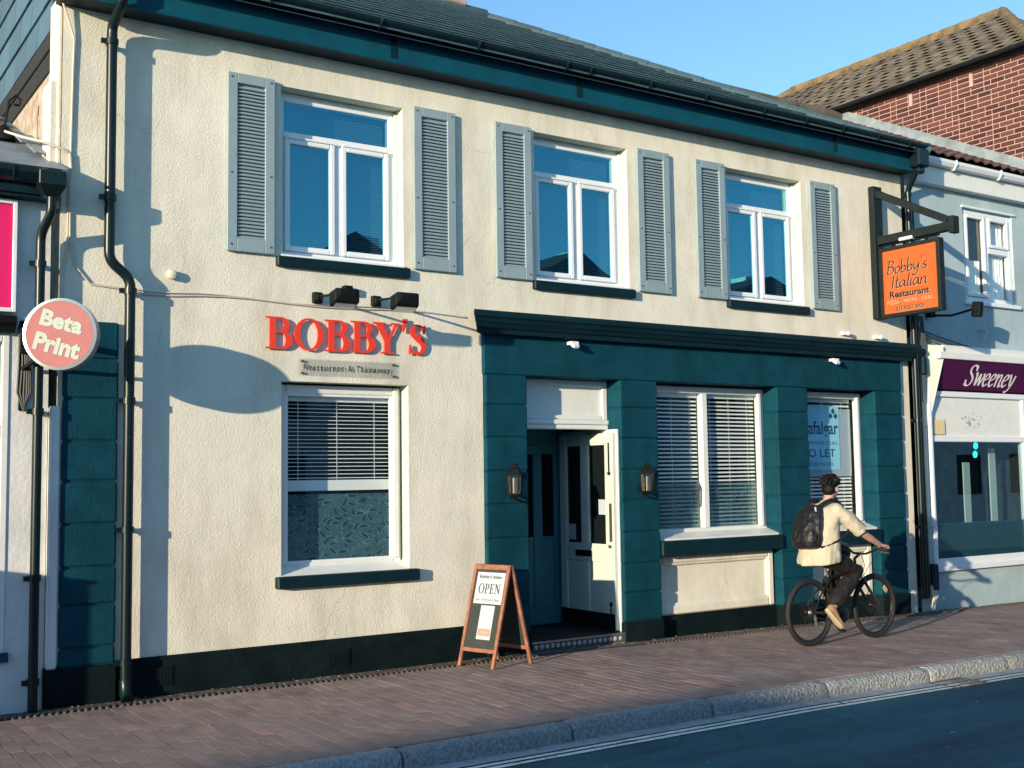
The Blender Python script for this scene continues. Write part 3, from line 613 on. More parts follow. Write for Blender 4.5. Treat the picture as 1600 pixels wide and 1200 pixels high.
# roof : front slope with hip at the right end, slate courses
TP = 0.57; EY, EZ = -0.36, 5.80; EX1 = 12.62; RY = 3.78; RZ = EZ+TP*(RY-EY); HX = EX1-(RY-EY)
b = MB(); L = WX0-.06
b.add([(L,EY,EZ-.03),(EX1,EY,EZ-.03),(HX,RY,RZ-.03),(L,RY,RZ-.03),(L,7.9,EZ-.03),(EX1,7.9,EZ-.03)], [(0,1,2,3),(1,5,2),(3,2,5,4)])
roof = b.build('roof', 'slate', RB, recalc=False)
b = MB(); n = 16; sl = RY-EY; rr = random.Random(5)
for k in range(n):
    s0, s1 = sl*k/n, sl*(k+1)/n+.05; x = L+(.14 if k % 2 else 0)-.14
    while x < EX1-s0:
        xa, xb = max(x, L), min(x+.28, EX1-s0-.02)
        if xb-xa > .04:
            lift = .038+rr.uniform(-.0015,.0015)
            yb = min(EY+s1, RY); za, zb = EZ+TP*s0, EZ+TP*(yb-EY)
            xb2 = min(xb, EX1-(yb-EY)-.01) if xb > EX1-s1 else xb
            b.add([(xa,EY+s0,za+lift),(xb,EY+s0,za+lift),(xb2,yb,zb+.002),(xa,yb,zb+.002),(xa,EY+s0,za+lift-.018),(xb,EY+s0,za+lift-.018)], [(0,1,2,3),(4,5,1,0)])
        x += .28
stuff(b.build('roof_slates', 'slate', roof, recalc=False))
b = MB(); b.tube([(L,RY,RZ+.03),(HX,RY,RZ+.03)], .085, 10); 
k = 16
for i in range(k):
    t0, t1 = i/k, (i+1)/k+.01; p = Vector((HX,RY,RZ+.02)); q = Vector((EX1,EY,EZ+.02)); b.tube([p.lerp(q,t0), p.lerp(q,min(t1,1))], [.062,.072], 8)
b.build('ridge_tiles', 'slate', roof, smooth=True)
b = MB(); b.box(HX-.75, HX-.35, RY-.1, RY+.02, RZ+.06, RZ+.14); b.build('mortar_patch', 'mortar', roof, bevel=.02)
# eaves : soffit, fascia, moulding, gutter
b = MB(); b.box(L, EX1-.15, -.222, .02, 5.568, 5.62); b.build('soffit', 'green_trim', RB)
b = MB(); b.profile_x(L, EX1-.14, [(-.222, 5.558), (-.258, 5.558), (-.262, 5.575), (-.25, 5.59), (-.246, 5.604), (-.235, 5.608), (-.235, 5.92), (-.222, 5.92)]); b.build('fascia_board', 'fascia', RB)
for x in (4.9, 7.05, 10.95): b = MB(); b.box(x-.03, x+.03, -.243, -.232, 5.61, 5.9); b.build('fascia_joint', 'green_trim', RB)
b = MB(); pr = [(-.245+.0-.072+.072*math.cos(rad(a)), 5.90-.075*math.sin(rad(a))) for a in range(0, 181, 15)]; pr += [(y+.006 if y < -.317 else y-.006, z+.006) for y, z in pr[::-1]]
b.profile_x(L-.02, EX1, pr); gut = b.build('gutter', 'blackgreen', RB, smooth=True)
for x in (2.6, 3.65, 4.7, 5.75, 6.8, 7.1, 7.9, 8.7, 9.6, 10.3, 10.95, 11.6, 12.2):
    b = MB(); b.tube([(x, -.317+.082*math.cos(rad(a)), 5.90-.084*math.sin(rad(a))) for a in range(0, 181, 20)], .012, 6); b.build('gutter_bracket', 'blackgreen', gut)
# rainwater pipe at the left
def pipe(name, pts, r, parent, brackets, m='blackgreen'):
    b = MB()
    P = [Vector(p) for p in pts]; Q = [P[0]]
    for i in range(1, len(P)-1):        # rounded bends
        a, c, d = P[i-1], P[i], P[i+1]; u = min(.07, (a-c).length*.4, (d-c).length*.4)
        s, e = c+(a-c).normalized()*u, c+(d-c).normalized()*u
        for k in range(5): t = k/4; Q.append(s*(1-t)**2+c*2*t*(1-t)+e*t*t)
    Q.append(P[-1]); b.tube(Q, r, 14); o = b.build(name, m, parent, smooth=True)
    for (x, y, z) in brackets:
        b = MB(); b.lathe((x, y, z), [(r+.001,-.028),(r+.010,-.026),(r+.010,.026),(r+.001,.028)], 14); b.box(x-r-.045, x-r+.01, y-.012, y+.012, z-.02, z+.02); b.box(x-.02, x+.02, y+.02, .0, z-.018, z+.018); b.build('pipe_bracket', m, o, smooth=True)
    return o
pipe('downpipe', [(2.405,-.335,5.86),(2.405,-.335,5.555),(2.385,-.10,5.435),(2.385,-.10,3.50),(2.555,-.10,3.36),(2.555,-.10,.14)], .042, RB, [(2.385,-.10,5.30),(2.385,-.10,4.01),(2.555,-.10,3.26),(2.555,-.10,2.37),(2.555,-.10,1.34),(2.555,-.10,.30)])
b = MB(); b.tube([(2.555,-.10,.16),(2.555,-.11,.06),(2.56,-.16,.02)], [.05,.05,.055], 12); b.build('pipe_shoe', 'blackgreen', RB, smooth=True)
pipe('downpipe', [(12.44,-.317,5.86),(12.44,-.317,5.62),(12.50,-.09,5.36),(12.50,-.09,.1)], .038, RB, [(12.50,-.09,5.3),(12.50,-.09,2.36),(12.50,-.09,1.0)])
b = MB(); b.box(12.34, 12.56, -.40, -.24, 5.60, 5.84); b.box(12.38, 12.52, -.36, -.26, 5.52, 5.60); b.build('hopper_head', 'blackgreen', RB, bevel=.02)
b = MB(); b.tube([(12.58,-.08,5.2),(12.58,-.08,.1)], .026, 8); b.tube([(12.63,-.06,3.2),(12.63,-.06,.12)], .018, 8); b.build('service_pipe', 'blackgreen', RB, smooth=True)
# left pilaster of dark green rusticated blocks
def blocks(name, x0, x1, yf, yb, joints, m='green'):
    b = MB(); b.box(x0+.012, x1-.012, yf+.014, yb, joints[0]+.0, joints[-1]); p = b.build(name, m, RB)
    for a, c in zip(joints[:-1], joints[1:]):
        bb = MB(); bb.box(x0+random.uniform(-.002,.002), x1+random.uniform(-.002,.002), yf+random.uniform(-.003,.003), yb-.004, a+.007, c-.007); bb.build('block', m, p, bevel=.016, seg=2)
    return p
blocks('pilaster', 2.062, 2.487, -.045, .0, [.29, .435, .764, 1.057, 1.395, 1.729, 2.045, 2.383, 2.70, 3.005])
b = MB(); b.box(1.965, 2.045, -.05, .01, .29, 2.32); b.build('corner_strip', 'stucco_white', RB, bevel=.012)
# plinths
b = MB(); b.box(1.95, 5.97, -.028, 0, -.3, .312); b.box(1.95, 2.50, -.052, -.02, -.3, .288); b.build('plinth', 'plinth', RB, bevel=.012)
for x in (2.84, 4.42):
    b = MB(); b.box(x-.115, x+.115, -.034, -.027, .07, .23); ab = b.build('air_brick', 'plinth', RB)
    b = MB()
    for i in range(8):
        for j in range(5): b.box(x-.10+i*.026, x-.084+i*.026, -.040, -.033, .085+j*.028, .102+j*.028)
    b.build('air_brick_bars', 'plinth', ab)

# ---------------- upper windows, shutters
def upper_window(h, openL):
    x0, x1, z0, z1 = h; yf = .135
    b = MB(); frame(b, x0+.03, x1-.03, z0+.005, z1-.035, .055, yf, yf+.07, .075)
    zt = z0+(z1-z0)*.745; xm = (x0+x1)/2
    b.box(x0+.085, x1-.085, yf, yf+.065, zt-.03, zt+.03); b.box(xm-.032, xm+.032, yf+.001, yf+.065, z0+.08, zt-.03)
    w = b.build('window', 'white', RB, bevel=.006)
    b = MB(); b.box(x0+.003, x1-.003, yf+.02, yf+.085, z1-.036, z1-.002); b.box(x0+.002, x0+.031, yf+.015, yf+.085, z0+.005, z1-.036); b.box(x1-.031, x1-.002, yf-.03, yf+.085, z0+.005, z1-.036); b.build('sub_frame', 'whitewood', w, bevel=.004)
    for a, c in ((x0+.088, xm-.034), (xm+.034, x1-.088)):
        b = MB(); frame(b, a, c, z0+.082, zt-.032, .05, yf-.022, yf+.03); b.build('sash', 'white', w, bevel=.008)
        b = MB(); b.pane(a+.045, c-.045, yf+.004, z0+.127, zt-.077); b.build('pane', 'glass_up', w, recalc=False)
        b = MB(); b.box(a+.01, c-.005, yf-.034, yf-.02, zt-.036, zt-.020); b.build('drip_bar', 'white', w)
    b = MB(); b.pane(x0+.08, x1-.08, yf+.015, zt+.028, z1-.085); b.build('pane', 'glass_up', w, recalc=False)
    b = MB(); z = z0+.12; 
    while z < z1-.10:
        b.quad((x0+.09, yf+.10, z), (x1-.09, yf+.10, z), (x1-.09, yf+.118, z+.021), (x0+.09, yf+.118, z+.021)); z += .024
    stuff(b.build('blind_slats', 'blind_up', w, recalc=False))
    b = MB(); b.box(x0+.0, x1-.0, -.02, yf+.02, z0-.002, z0+.02); b.build('inner_sill', 'white', w)
    b = MB(); b.box(x0-.045, x1+.05, -.055, .06, z0-.095, z0-.003); b.build('sill', 'green_trim', w, bevel=.008)
    return w
for h in UW: upper_window(h, 0)
def shutter(x0, x1, z0=3.69, z1=5.265):
    yb, yf = -.008, -.042
    b = MB(); st = .088; frame(b, x0, x1, z0, z1, st, yf, yb, .12); s = b.build('shutter', 'shutter', RB, bevel=.004)
    b = MB(); b.box(x0+.06, x1-.06, yb-.004, yb, z0+.06, z1-.06); b.build('back_panel', 'shutter', s)
    n = 42; za, zb = z0+.122, z1-.10; p = (zb-za)/n
    bb = MB(); bb.add([(x0+.084, -.038, 0), (x1-.084, -.038, 0), (x1-.084, -.014, p*.9), (x0+.084, -.014, p*.9), (x0+.084, -.034, -.003), (x1-.084, -.034, -.003)], [(0,1,2,3),(4,5,1,0)])
    me = bb.mesh('slat', root_loc(RB), recalc=False); me.materials.append(M['shutter'])
    for i in range(n):
        o = new_obj('slat', me, s); o.location = (0, 0, za+p*i)
    b = MB()
    for x in (x0+.035, x1-.035):
        for z in (z0+.06, (z0+z1)/2-.1, z1-.04): b.lathe((x, yf-.002, z), [(.008,.002),(.008,-.003),(.003,-.004)], 8, 'y')
    b.build('screw', 'greyink', s)
for a, c in ((3.385, 3.815), (5.215, 5.675), (6.14, 6.575), (7.975, 8.435), (8.83, 9.275), (10.70, 11.155)): shutter(a, c)

# ---------------- ground floor left window
x0, x1, z0, z1 = LW; yf = .13
b = MB(); frame(b, x0+.02, x1-.02, z0+.03, z1-.02, .075, yf, yf+.08, .07); b.box(x1-.10, x1-.045, yf-.02, yf, z0+.1, z1-.04); w = b.build('window', 'whitewood', RB, bevel=.008)
b = MB(); frame(b, x0+.092, x1-.092, z0+.095, z1-.09, .028, yf+.01, yf+.05, .02); b.build('sash', 'white', w, bevel=.004)
b = MB(); b.pane(x0+.11, x1-.11, yf+.033, z0+.10, z1-.10); b.build('pane', 'glass_low', w, recalc=False)
zf = z0+.70
b = MB(); b.box(x0+.11, x1-.11, yf+.044, yf+.048, z0+.10, zf); b.build('frosted_film', 'film', w)
def leaves(name, x0, x1, z0, z1, y, parent, n, seed, fill=True):
    r = random.Random(seed); b = MB(); d_ = MB(); put = []
    cl = lambda v: Vector((min(max(v.x,x0+.003),x1-.003), v.y, min(max(v.z,z0+.003),z1-.003)))
    for tries in range(n*40):
        if len(put) >= n: break
        cx, cz = r.uniform(x0, x1), r.uniform(z0, z1)
        if any((cx-u)**2+(cz-v)**2 < .052**2 for u, v in put): continue
        put.append((cx, cz)); a = r.choice((r.uniform(.5,1.2), r.uniform(1.9,2.6), r.uniform(-.3,.3))); L = r.uniform(.10,.15); w = L*.145; bend = r.uniform(-.02,.02)
        d = Vector((math.cos(a),0,math.sin(a))); q = Vector((-d.z,0,d.x)); o = Vector((cx,y-.0004*(len(put) % 4),cz))-d*L*.5; out = []
        for j in range(9): u = j/8; out.append(o+d*(L*u)+q*(w*math.sin(math.pi*u**.8)+bend*math.sin(math.pi*u)))
        for j in range(7,0,-1): u = j/8; out.append(o+d*(L*u)+q*(-w*math.sin(math.pi*u**.8)+bend*math.sin(math.pi*u)))
        c = o+d*(L*.5)+q*bend; inn = [cl(c+(v-c)*.80)+Vector((0,-.0002,0)) for v in out]; out = [cl(v) for v in out]; k = len(out)
        b.add(out+inn, [(j, (j+1) % k, k+(j+1) % k, k+j) for j in range(k)])
        if fill and len(put) % 4: d_.add(inn, [tuple(range(k))])
    if fill: stuff(d_.build('leaf_fill', 'leaf_dark', parent, recalc=False))
    return stuff(b.build(name, 'leaf_print', parent, recalc=False))
leaves('leaf_print', x0+.11, x1-.11, z0+.10, zf, yf+.042, w, 120, 3)
b = MB(); b.box(x0-.055, x1+.075, -.075, .08, z0-.105, z0-.002); b.build('sill', 'green_trim', w, bevel=.01)
b = MB(); b.add([(x0+.002,-.01,z0+.0),(x1-.002,-.01,z0+.0),(x1-.002,yf+.02,z0+.075),(x0+.002,yf+.02,z0+.075),(x0+.002,-.01,z0-.001),(x1-.002,-.01,z0-.001)], [(0,1,2,3),(4,5,1,0)]); b.build('sloping_sill', 'whitewood', w)
def blind(label, x0, x1, ztop, zbot, y, n, stack, group='venetian blinds behind the ground floor windows', lip=.0055):
    t = thing('venetian_blind', label, 'blind', ((x0+x1)/2, y, zbot), group)
    b = MB(); b.box(x0, x1, y-.02, y+.03, ztop, ztop+.045); b.build('head_rail', 'blind', t)
    p = (ztop-zbot-.01)/n
    bb = MB(); bb.add([(x0, y-.010, 0), (x1, y-.010, 0), (x1, y+.012, .002), (x0, y+.012, .002), (x0,y-.012,-lip), (x1,y-.012,-lip), (x1,y+.012,-.003), (x0,y+.012,-.003)], [(0,1,2,3),(4,5,1,0),(4,7,6,5)])
    rl = root_loc(t); me = bb.mesh('slat', Vector((rl.x, rl.y, 0)), recalc=False); me.materials.append(M['blind'])
    for i in range(n):
        o = new_obj('slat', me, t); o.location = (0, 0, p*(i+.5)); o.rotation_euler = (random.uniform(-.10,.10), random.uniform(-.0035,.0035), 0)
    b = MB(); b.box(x0, x1, y-.012, y+.022, zbot-stack, zbot-.004); b.build('bottom_rail', 'blind', t)
    for fx in (.14, .5, .86):
        b = MB(); x = x0+(x1-x0)*fx; b.box(x-.0025, x+.0025, y-.013, y-.0115, zbot, ztop); b.build('ladder_cord', 'blind', t)
    return t
blind('half lowered white venetian blind in the window under the red letters', x0+.10, x1-.10, z1-.16, zf+.13, yf+.10, 20, .10)

# ---------------- shopfront
J = [.19, .487, .79, 1.118, 1.447, 1.77, 2.10, 2.42, 2.72]
for a, c in ((5.98, 6.47), (7.66, 8.17), (10.00, 10.52), (11.73, 12.25)):
    blocks('pilaster', a, c, -.05, .28, J)
    b = MB(); b.box(a-.012, c+.012, -.066, .27, -.3, .19); b.build('pilaster_base', 'plinth', RB, bevel=.01)
b = MB(); b.box(5.97, 12.26, -.047, .28, 2.722, 3.13); b.build('shopfront_fascia', 'green', RB, bevel=.008)
b = MB(); pr = [(0,3.345),(-.20,3.325),(-.215,3.30),(-.215,3.262),(-.195,3.252),(-.185,3.215),(-.165,3.20),(-.15,3.165),(-.13,3.155),(-.125,3.11),(0,3.11)]
n = len(pr); A, C = 5.97, 12.27
vs = [(A+y*1.0 if y < 0 else A, y, z) for y, z in pr]+[(C-y*1.0 if y < 0 else C, y, z) for y, z in pr]
b.add(vs, [(k, (k+1) % n, n+(k+1) % n, n+k) for k in range(n)]+[tuple(range(n-1,-1,-1)), tuple(range(n,2*n))])
b.quad((A-.001, 0, 3.11), (A-.001, 0, 3.345), (A-.2, -.2, 3.325), (A-.125, -.125, 3.11))
b.build('cornice', 'green_trim', RB, bevel=.004)
for x in (7.02, 10.96):
    b = MB(); b.box(x-.05, x+.05, -.13, -.05, 3.05, 3.085); b.obox((x, -.12, 3.045), (1,0,0), (0,1,.6), (0,-.6,1), .035, .04, .018); b.build('sensor_light', 'white', RB, bevel=.005)
def shop_window(x0, x1, zb, zt, mull, film_top):
    y = .17
    b = MB(); frame(b, x0+.0, x1-.0, zb, zt, .075, y, y+.08, .06); 
    for m in mull: b.box(m-.042, m+.042, y-.004, y+.08, zb+.06, zt-.075)
    b.box(x1-.12, x1-.07, y-.03, y, zb+.05, zt-.05); w = b.build('window', 'whitewood', RB, bevel=.008)
    ed = [x0+.075]+[q for m in mull for q in (m-.042, m+.042)]+[x1-.075]
    for a, c in zip(ed[::2], ed[1::2]):
        b = MB(); b.pane(a-.01, c+.01, y+.048, zb+.05, zt-.07); b.build('pane', 'glass_low', w, recalc=False)
    b = MB(); b.add([(x0,-.01,zb-.03),(x1,-.01,zb-.03),(x1,y+.02,zb+.03),(x0,y+.02,zb+.03),(x0,-.01,zb-.05),(x1,-.01,zb-.05)], [(0,1,2,3),(4,5,1,0)]); b.build('sloping_sill', 'whitewood', w)
    b = MB(); b.box(x0-.002, x1+.002, -.085, .10, zb-.21, zb-.05); b.build('sill', 'green_trim', w, bevel=.012)
    b = MB(); b.box(x0-.01, x1+.01, .10, .20, .19, zb-.21); b.build('stall_riser', 'stucco', w)
    b = MB(); ya = .06; zt2 = zb-.22; frame(b, x0+.03, x1-.03, .20, zt2, .085, ya, .102, .10); frame(b, x0+.10, x1-.10, .285, zt2-.07, .04, ya+.012, .103); b.build('riser_panel_frame', 'stucco', w, bevel=.014)
    b = MB(); b.box(x0-.01, x1+.01, .045, .20, -.3, .185); b.build('riser_plinth', 'plinth', w, bevel=.008)
    return w
w2 = shop_window(8.17, 10.00, 1.055, 2.70, [9.055], 1.7)
for a, c, s in ((8.25, 9.01, 5), (9.10, 9.92, 6)):
    b = MB(); b.pane(a, c, .237, 1.11, 1.62); f = b.build('frosted_film', 'film_thin', w2, recalc=False); 
    leaves('leaf_print', a, c, 1.11, 1.62, .232, w2, 38, s, False)
blind('lowered white venetian blind behind the left pane of the double shop window', 8.25, 9.01, 2.58, 1.13, .27, 32, .02, lip=.018)
blind('lowered white venetian blind behind the right pane of the double shop window', 9.10, 9.92, 2.58, 1.13, .27, 32, .02, lip=.018)
w3 = shop_window(10.52, 11.73, 1.055, 2.70, [], 1.7)
blind('lowered white venetian blind behind the letting poster', 10.62, 11.64, 2.58, 1.13, .30, 32, .02, lip=.022)
# letting poster inside the last window
t = thing('letting_poster', 'pale blue to let poster with navy lettering inside the narrow shop window', 'poster', (10.95, .225, 1.75))
b = MB(); b.box(10.60, 11.385, .236, .240, 1.74, 2.53); b.build('sheet', 'poster_blue', t)
b = MB(); b.box(11.385, 11.60, .242, .245, 1.70, 2.50); b.box(10.6, 11.6, .246, .249, 1.66, 1.76); b.build('backing_sheet', 'paper', t)
b = MB(); X, Z = (1,0,0), (0,0,1)
font_mesh(b, 'trafalgar', (10.665, .2345, 2.13), X, Z, width=.70, height=.215, bold=.018)
font_mesh(b, 'COMMERCIAL', (10.66, .2345, 2.05), X, Z, width=.70, height=.05, spacing=1.2)
font_mesh(b, 'TO LET', (10.70, .2345, 1.90), X, Z, width=.60, height=.10, bold=.01)
font_mesh(b, '02392 953102', (10.80, .2345, 1.79), X, Z, width=.46, height=.045)
for cx, cz in ((11.28,2.47),(11.235,2.41),(11.325,2.41)): b.add([(cx-.038,.2345,cz),(cx,.2345,cz-.042),(cx+.038,.2345,cz),(cx,.2345,cz+.042)], [(0,1,2,3)])
b.build('lettering', 'navy', t, recalc=False)
# rooms behind the glass
b = MB()
def room(x0, x1, y0, y1, z0, z1):
    b.quad((x0,y1,z0),(x1,y1,z0),(x1,y1,z1),(x0,y1,z1)); b.quad((x0,y0,z0),(x0,y1,z0),(x0,y1,z1),(x0,y0,z1)); b.quad((x1,y0,z0),(x1,y1,z0),(x1,y1,z1),(x1,y0,z1)); b.quad((x0,y0,z0),(x1,y0,z0),(x1,y1,z0),(x0,y1,z0)); b.quad((x0,y0,z1),(x1,y0,z1),(x1,y1,z1),(x0,y1,z1))
room(WX0+.1, 5.96, .222, 3.2, .0, 3.0); room(8.1, WX1-.05, .285, 3.2, .0, 2.75)
for h in UW: room(h[0]-.25, h[1]+.25, .225, 2.4, 3.5, 5.45)
b.build('interior', 'room', RB, recalc=False)

# ---------------- entrance : step, transom panel, open door, lobby
ent = MB(); ent.box(6.47, 7.66, -.05, .95, -.3, .085); ent = ent.build('door_step', 'channel', RB, bevel=.01)
b = MB(); b.box(6.475, 7.655, -.055, -.048, -.005, .075); b.build('step_riser_tile', 'rope', RB)
b = MB()
for i in range(17): b.lathe((6.53+i*.066, -.0565, .04), [(.001,-.004),(.018,-.003),(.024,.001)], 8, 'y')
b.build('step_relief', 'channel', RB)
b = MB(); b.box(6.47, 7.66, -.056, -.04, .076, .09); b.build('step_nosing', 'alloy', RB)
b = MB(); b.box(6.49, 7.645, .0, .9, .086, .096); b.build('door_mat', 'ink', RB)
b = MB(); y = .20; b.box(6.47, 7.66, y, y+.05, 2.20, 2.72); tp = b.build('transom_panel', 'whitewood', RB)
b = MB(); frame(b, 6.47, 7.66, 2.30, 2.72, .07, y-.03, y, .05); b.box(6.47, 7.66, y-.055, y, 2.25, 2.30); b.box(6.47, 7.66, y-.04, y, 2.20, 2.25); b.build('transom_moulding', 'whitewood', tp, bevel=.012, seg=2)
b = MB(); room(6.40, 7.75, .26, 3.0, .05, 2.6); b.quad((6.40,1.05,.05),(6.40,3,.05),(6.40,3,2.6),(6.40,1.05,2.6)); b.build('lobby', 'lobby', RB, recalc=False)
# lobby inner door facing the street
b = MB(); frame(b, 6.95, 7.72, .09, 2.12, .05, 1.02, 1.10, .01); idf = b.build('inner_door', 'lobby', RB, bevel=.004)
b = MB(); frame(b, 7.0, 7.67, .10, 2.07, .11, 1.04, 1.08, .16); b.box(7.28, 7.40, 1.04, 1.08, .26, 1.96); b.box(7.11,7.28,1.05,1.075,.26,1.05); b.box(7.40,7.56,1.05,1.075,.26,1.05); b.build('inner_door_leaf', 'lobby', idf, bevel=.006)
b = MB(); b.pane(7.10,7.57,1.062,1.05,1.97); b.build('inner_door_pane', 'glass_door', idf)
b = MB(); b.box(6.45, 6.95, 1.02, 1.1, .05, 2.6); b.box(7.72, 7.80, 1.02, 1.1, .05, 2.6); b.box(6.95, 7.72, 1.02, 1.1, 2.12, 2.6); b.build('lobby_partition', 'lobby', RB)
# open outer leaf, hinged at the right, swung inwards
DX = 7.60; dt = .045; ya, yb, za, zb = .03, .985, .10, 2.165
b = MB()
def dbox(y0, y1, z0, z1, d0=0, d1=0): b.box(DX+d0, DX+dt-d1, y0, y1, z0, z1)
dbox(ya, ya+.125, za, zb); dbox(yb-.115, yb, za, zb); dbox(ya+.125, yb-.115, zb-.11, zb); dbox(ya+.125, yb-.115, .80, .975); dbox(ya+.125, yb-.115, za, za+.16); dbox(.475, .585, za+.16, .80); dbox(.475, .585, .975, zb-.11)
dbox(ya+.12, .48, .25, .81, .014, .012); dbox(.58, yb-.11, .25, .81, .014, .012)
door = b.build('front_door', 'cream', RB, bevel=.005)
for p, q in ((ya+.12, .48), (.58, yb-.11)):
    b = MB(); b.quad((DX+.021,q,.97),(DX+.021,p,.97),(DX+.021,p,zb-.105),(DX+.021,q,zb-.105)); b.build('door_pane', 'glass_door', door, recalc=False)
    b = MB(); 
    for (u0, u1, v0, v1) in ((p+.005, p+.022, .975, zb-.11), (q-.022, q-.005, .975, zb-.11), (p+.02, q-.02, .975, .99), (p+.02, q-.02, zb-.125, zb-.11)): b.box(DX+.004, DX+.018, u0, u1, v0, v1)
    b.build('glazing_bead', 'cream', door)
b = MB(); b.box(DX-.004, DX-.0005, ya+.01, yb-.01, za+.005, .27); b.build('kick_plate', 'plinth', door)
b = MB(); b.box(DX-.012, DX-.001, .42, .70, .85, .915); b.build('letter_plate', 'iron', door, bevel=.003)
b = MB(); b.tube([(DX-.012, .085, 1.75), (DX-.012, .085, 2.06)], .007, 6); b.tube([(DX-.012, .095, .12), (DX-.012, .095, .36)], .007, 6); b.box(DX-.016, DX-.001, .07, .105, 1.72, 1.75); b.box(DX-.016, DX-.001, .08, .11, .35, .39); b.build('bolt', 'iron', door)
b = MB(); b.box(DX-.006, DX-.0008, .06, .10, 1.02, 1.42); b.lathe((DX-.02, .085, .97), [(.012,-.01),(.018,0),(.012,.012)], 10, 'x'); b.build('lock_plate', 'greyink', door)
b = MB(); b.box(DX+.012, DX+.0175, .14, .30, 1.30, 1.46); b.build('door_notice', 'paper', door); b = MB(); b.box(DX+.012, DX+.0175, .72, .86, 1.02, 1.19); b.build('door_notice', 'paper', door)
b = MB(); b.box(7.645, 7.662, .0, 1.0, .09, 2.2); b.build('door_frame', 'whitewood', RB)

# ---------------- wall cables, vent knob
b = MB()
pts = [(2.60,-.012,3.285)]
x = 2.7
while x < 5.95: pts.append((x, -.012, 3.275+.012*math.sin(x*4)+random.uniform(-.006,.006)-.01*(x-2.7)*0)); x += .22
b.tube(pts, .006, 5); b.tube([(p[0], p[1], p[2]+.014+.012*math.sin(i*.8)) for i, p in enumerate(pts)], .005, 5); tag(b.build('wall_cable', 'cable', smooth=True), 'pale cable strung level across the cream wall below the upper windows', 'cable')
b = MB(); b.tube([(1.94,-.02,5.70),(2.0,-.05,5.60),(2.11,-.015,5.30),(2.105,-.012,5.0),(2.095,-.012,4.2),(2.10,-.012,3.7),(2.14,-.012,3.45),(2.26,-.012,3.31),(2.60,-.012,3.285)], .009, 6); b.tube([(2.085,-.012,4.15),(2.08,-.012,3.6),(2.05,-.012,3.35),(2.04,-.03,3.0)], .007, 6)
tag(b.build('drop_cable', 'cable', smooth=True), 'white cable running down the left corner of the cream wall', 'cable')
b = MB(); b.lathe((2.915,-.0,3.44), [(.03,0),(.042,-.02),(.04,-.05),(.025,-.058)], 14, 'y'); tag(b.build('vent_cap', 'stucco_reveal', smooth=True), 'small round cream vent cap on the wall by the left downpipe', 'vent')
for x, z in ((11.25, 3.415), (11.86, 3.40)):
    b = MB(); b.box(x-.05, x+.05, -.05, 0, z-.02, z+.02); b.lathe((x+.02,-.05,z), [(.025,0),(.028,-.03),(.01,-.04)], 10, 'y'); tag(b.build('wall_sensor', 'white', bevel=.004), 'small white sensor above the cornice %s' % ('below the right upper window' if x < 11.5 else 'below the hanging orange sign'), 'sensor')

# ================================================================== PRINT SHOP ON THE LEFT
PS = thing('print_shop_building', 'low white rendered shop at the left edge with black gutter', 'building', (0, 0, 0))
b = MB(); wall_holes(b, -5, 1.96, -.3, 4.02, [(-3.0, 1.672, .44, 2.86)], .0); b.quad((-5,0,-.3),(-5,6,-.3),(-5,6,4),(-5,0,4)); b.build('wall', 'stucco_white', PS, recalc=False)
b = MB(); b.box(-3.0, 1.672, .16, .17, .42, .50); frame(b, -3.0, 1.672, .44, 2.86, .05, -.01, .10, .06); b.box(-2.95, 1.62, 0, .10, 2.07, 2.17); b.box(-.6, -.53, .0, .1, .5, 2.07); w = b.build('window', 'whitewood', PS, bevel=.006)
for z0, z1 in ((.5, 2.07), (2.17, 2.81)):
    b = MB(); b.pane(-2.95, 1.63, .053, z0, z1); b.build('pane', 'glass_shop', w, recalc=False)
b = MB(); b.box(-3.05, 1.70, -.05, .0, .38, .45); b.build('sill', 'fascia', w, bevel=.006)
b = MB(); room(-3.2, 1.8, .12, 3, .2, 3.0); b.build('interior', 'lobby', PS, recalc=False)
b = MB(); b.profile_x(-5, 1.70, [(0,2.88),(-.06,2.88),(-.08,2.92),(-.12,2.95),(-.13,3.0),(0,3.02)]); b.build('shop_cornice', 'iron', PS)
b = MB(); b.box(-5, 1.98, -.16, .02, 3.93, 3.99); b.build('soffit', 'green_trim', PS)
b = MB(); b.box(-5, 1.97, -.185, -.16, 3.95, 4.10); b.build('fascia_board', 'green_trim', PS)
b = MB(); b.profile_x(-5, 1.80, pr2 := [(-.19,4.13),(-.19,4.03),(-.22,4.02),(-.27,4.04),(-.30,4.09),(-.305,4.13),(-.295,4.13),(-.29,4.09),(-.265,4.05),(-.22,4.03),(-.20,4.04),(-.20,4.13)]); gu = b.build('gutter', 'blackgreen', PS)
for x in (1.63, .7):
    b = MB(); b.tube([(x,-.195,4.14),(x,-.205,4.02),(x,-.26,4.03),(x,-.31,4.12)], .012, 6); b.build('gutter_bracket', 'blackgreen', gu)
b = MB(); b.loft([[Vector((x,y,z)) for x,y in ((1.80,-.34),(2.0,-.34),(2.0,-.16),(1.80,-.16))] for z in (4.0,4.115)]); b.loft([[Vector((x,y,3.925)) for x,y in ((1.85,-.28),(1.96,-.28),(1.96,-.19),(1.85,-.19))], [Vector((x,y,4.0)) for x,y in ((1.80,-.34),(2.0,-.34),(2.0,-.16),(1.80,-.16))]]); b.build('hopper_head', 'blackgreen', PS, bevel=.006)
pipe('downpipe', [(1.91,-.24,3.94),(1.91,-.24,3.80),(1.865,-.10,3.66),(1.865,-.10,-.02)], .036, PS, [(1.865,-.10,3.42),(1.865,-.10,2.27),(1.865,-.10,1.0),(1.865,-.10,.22)])
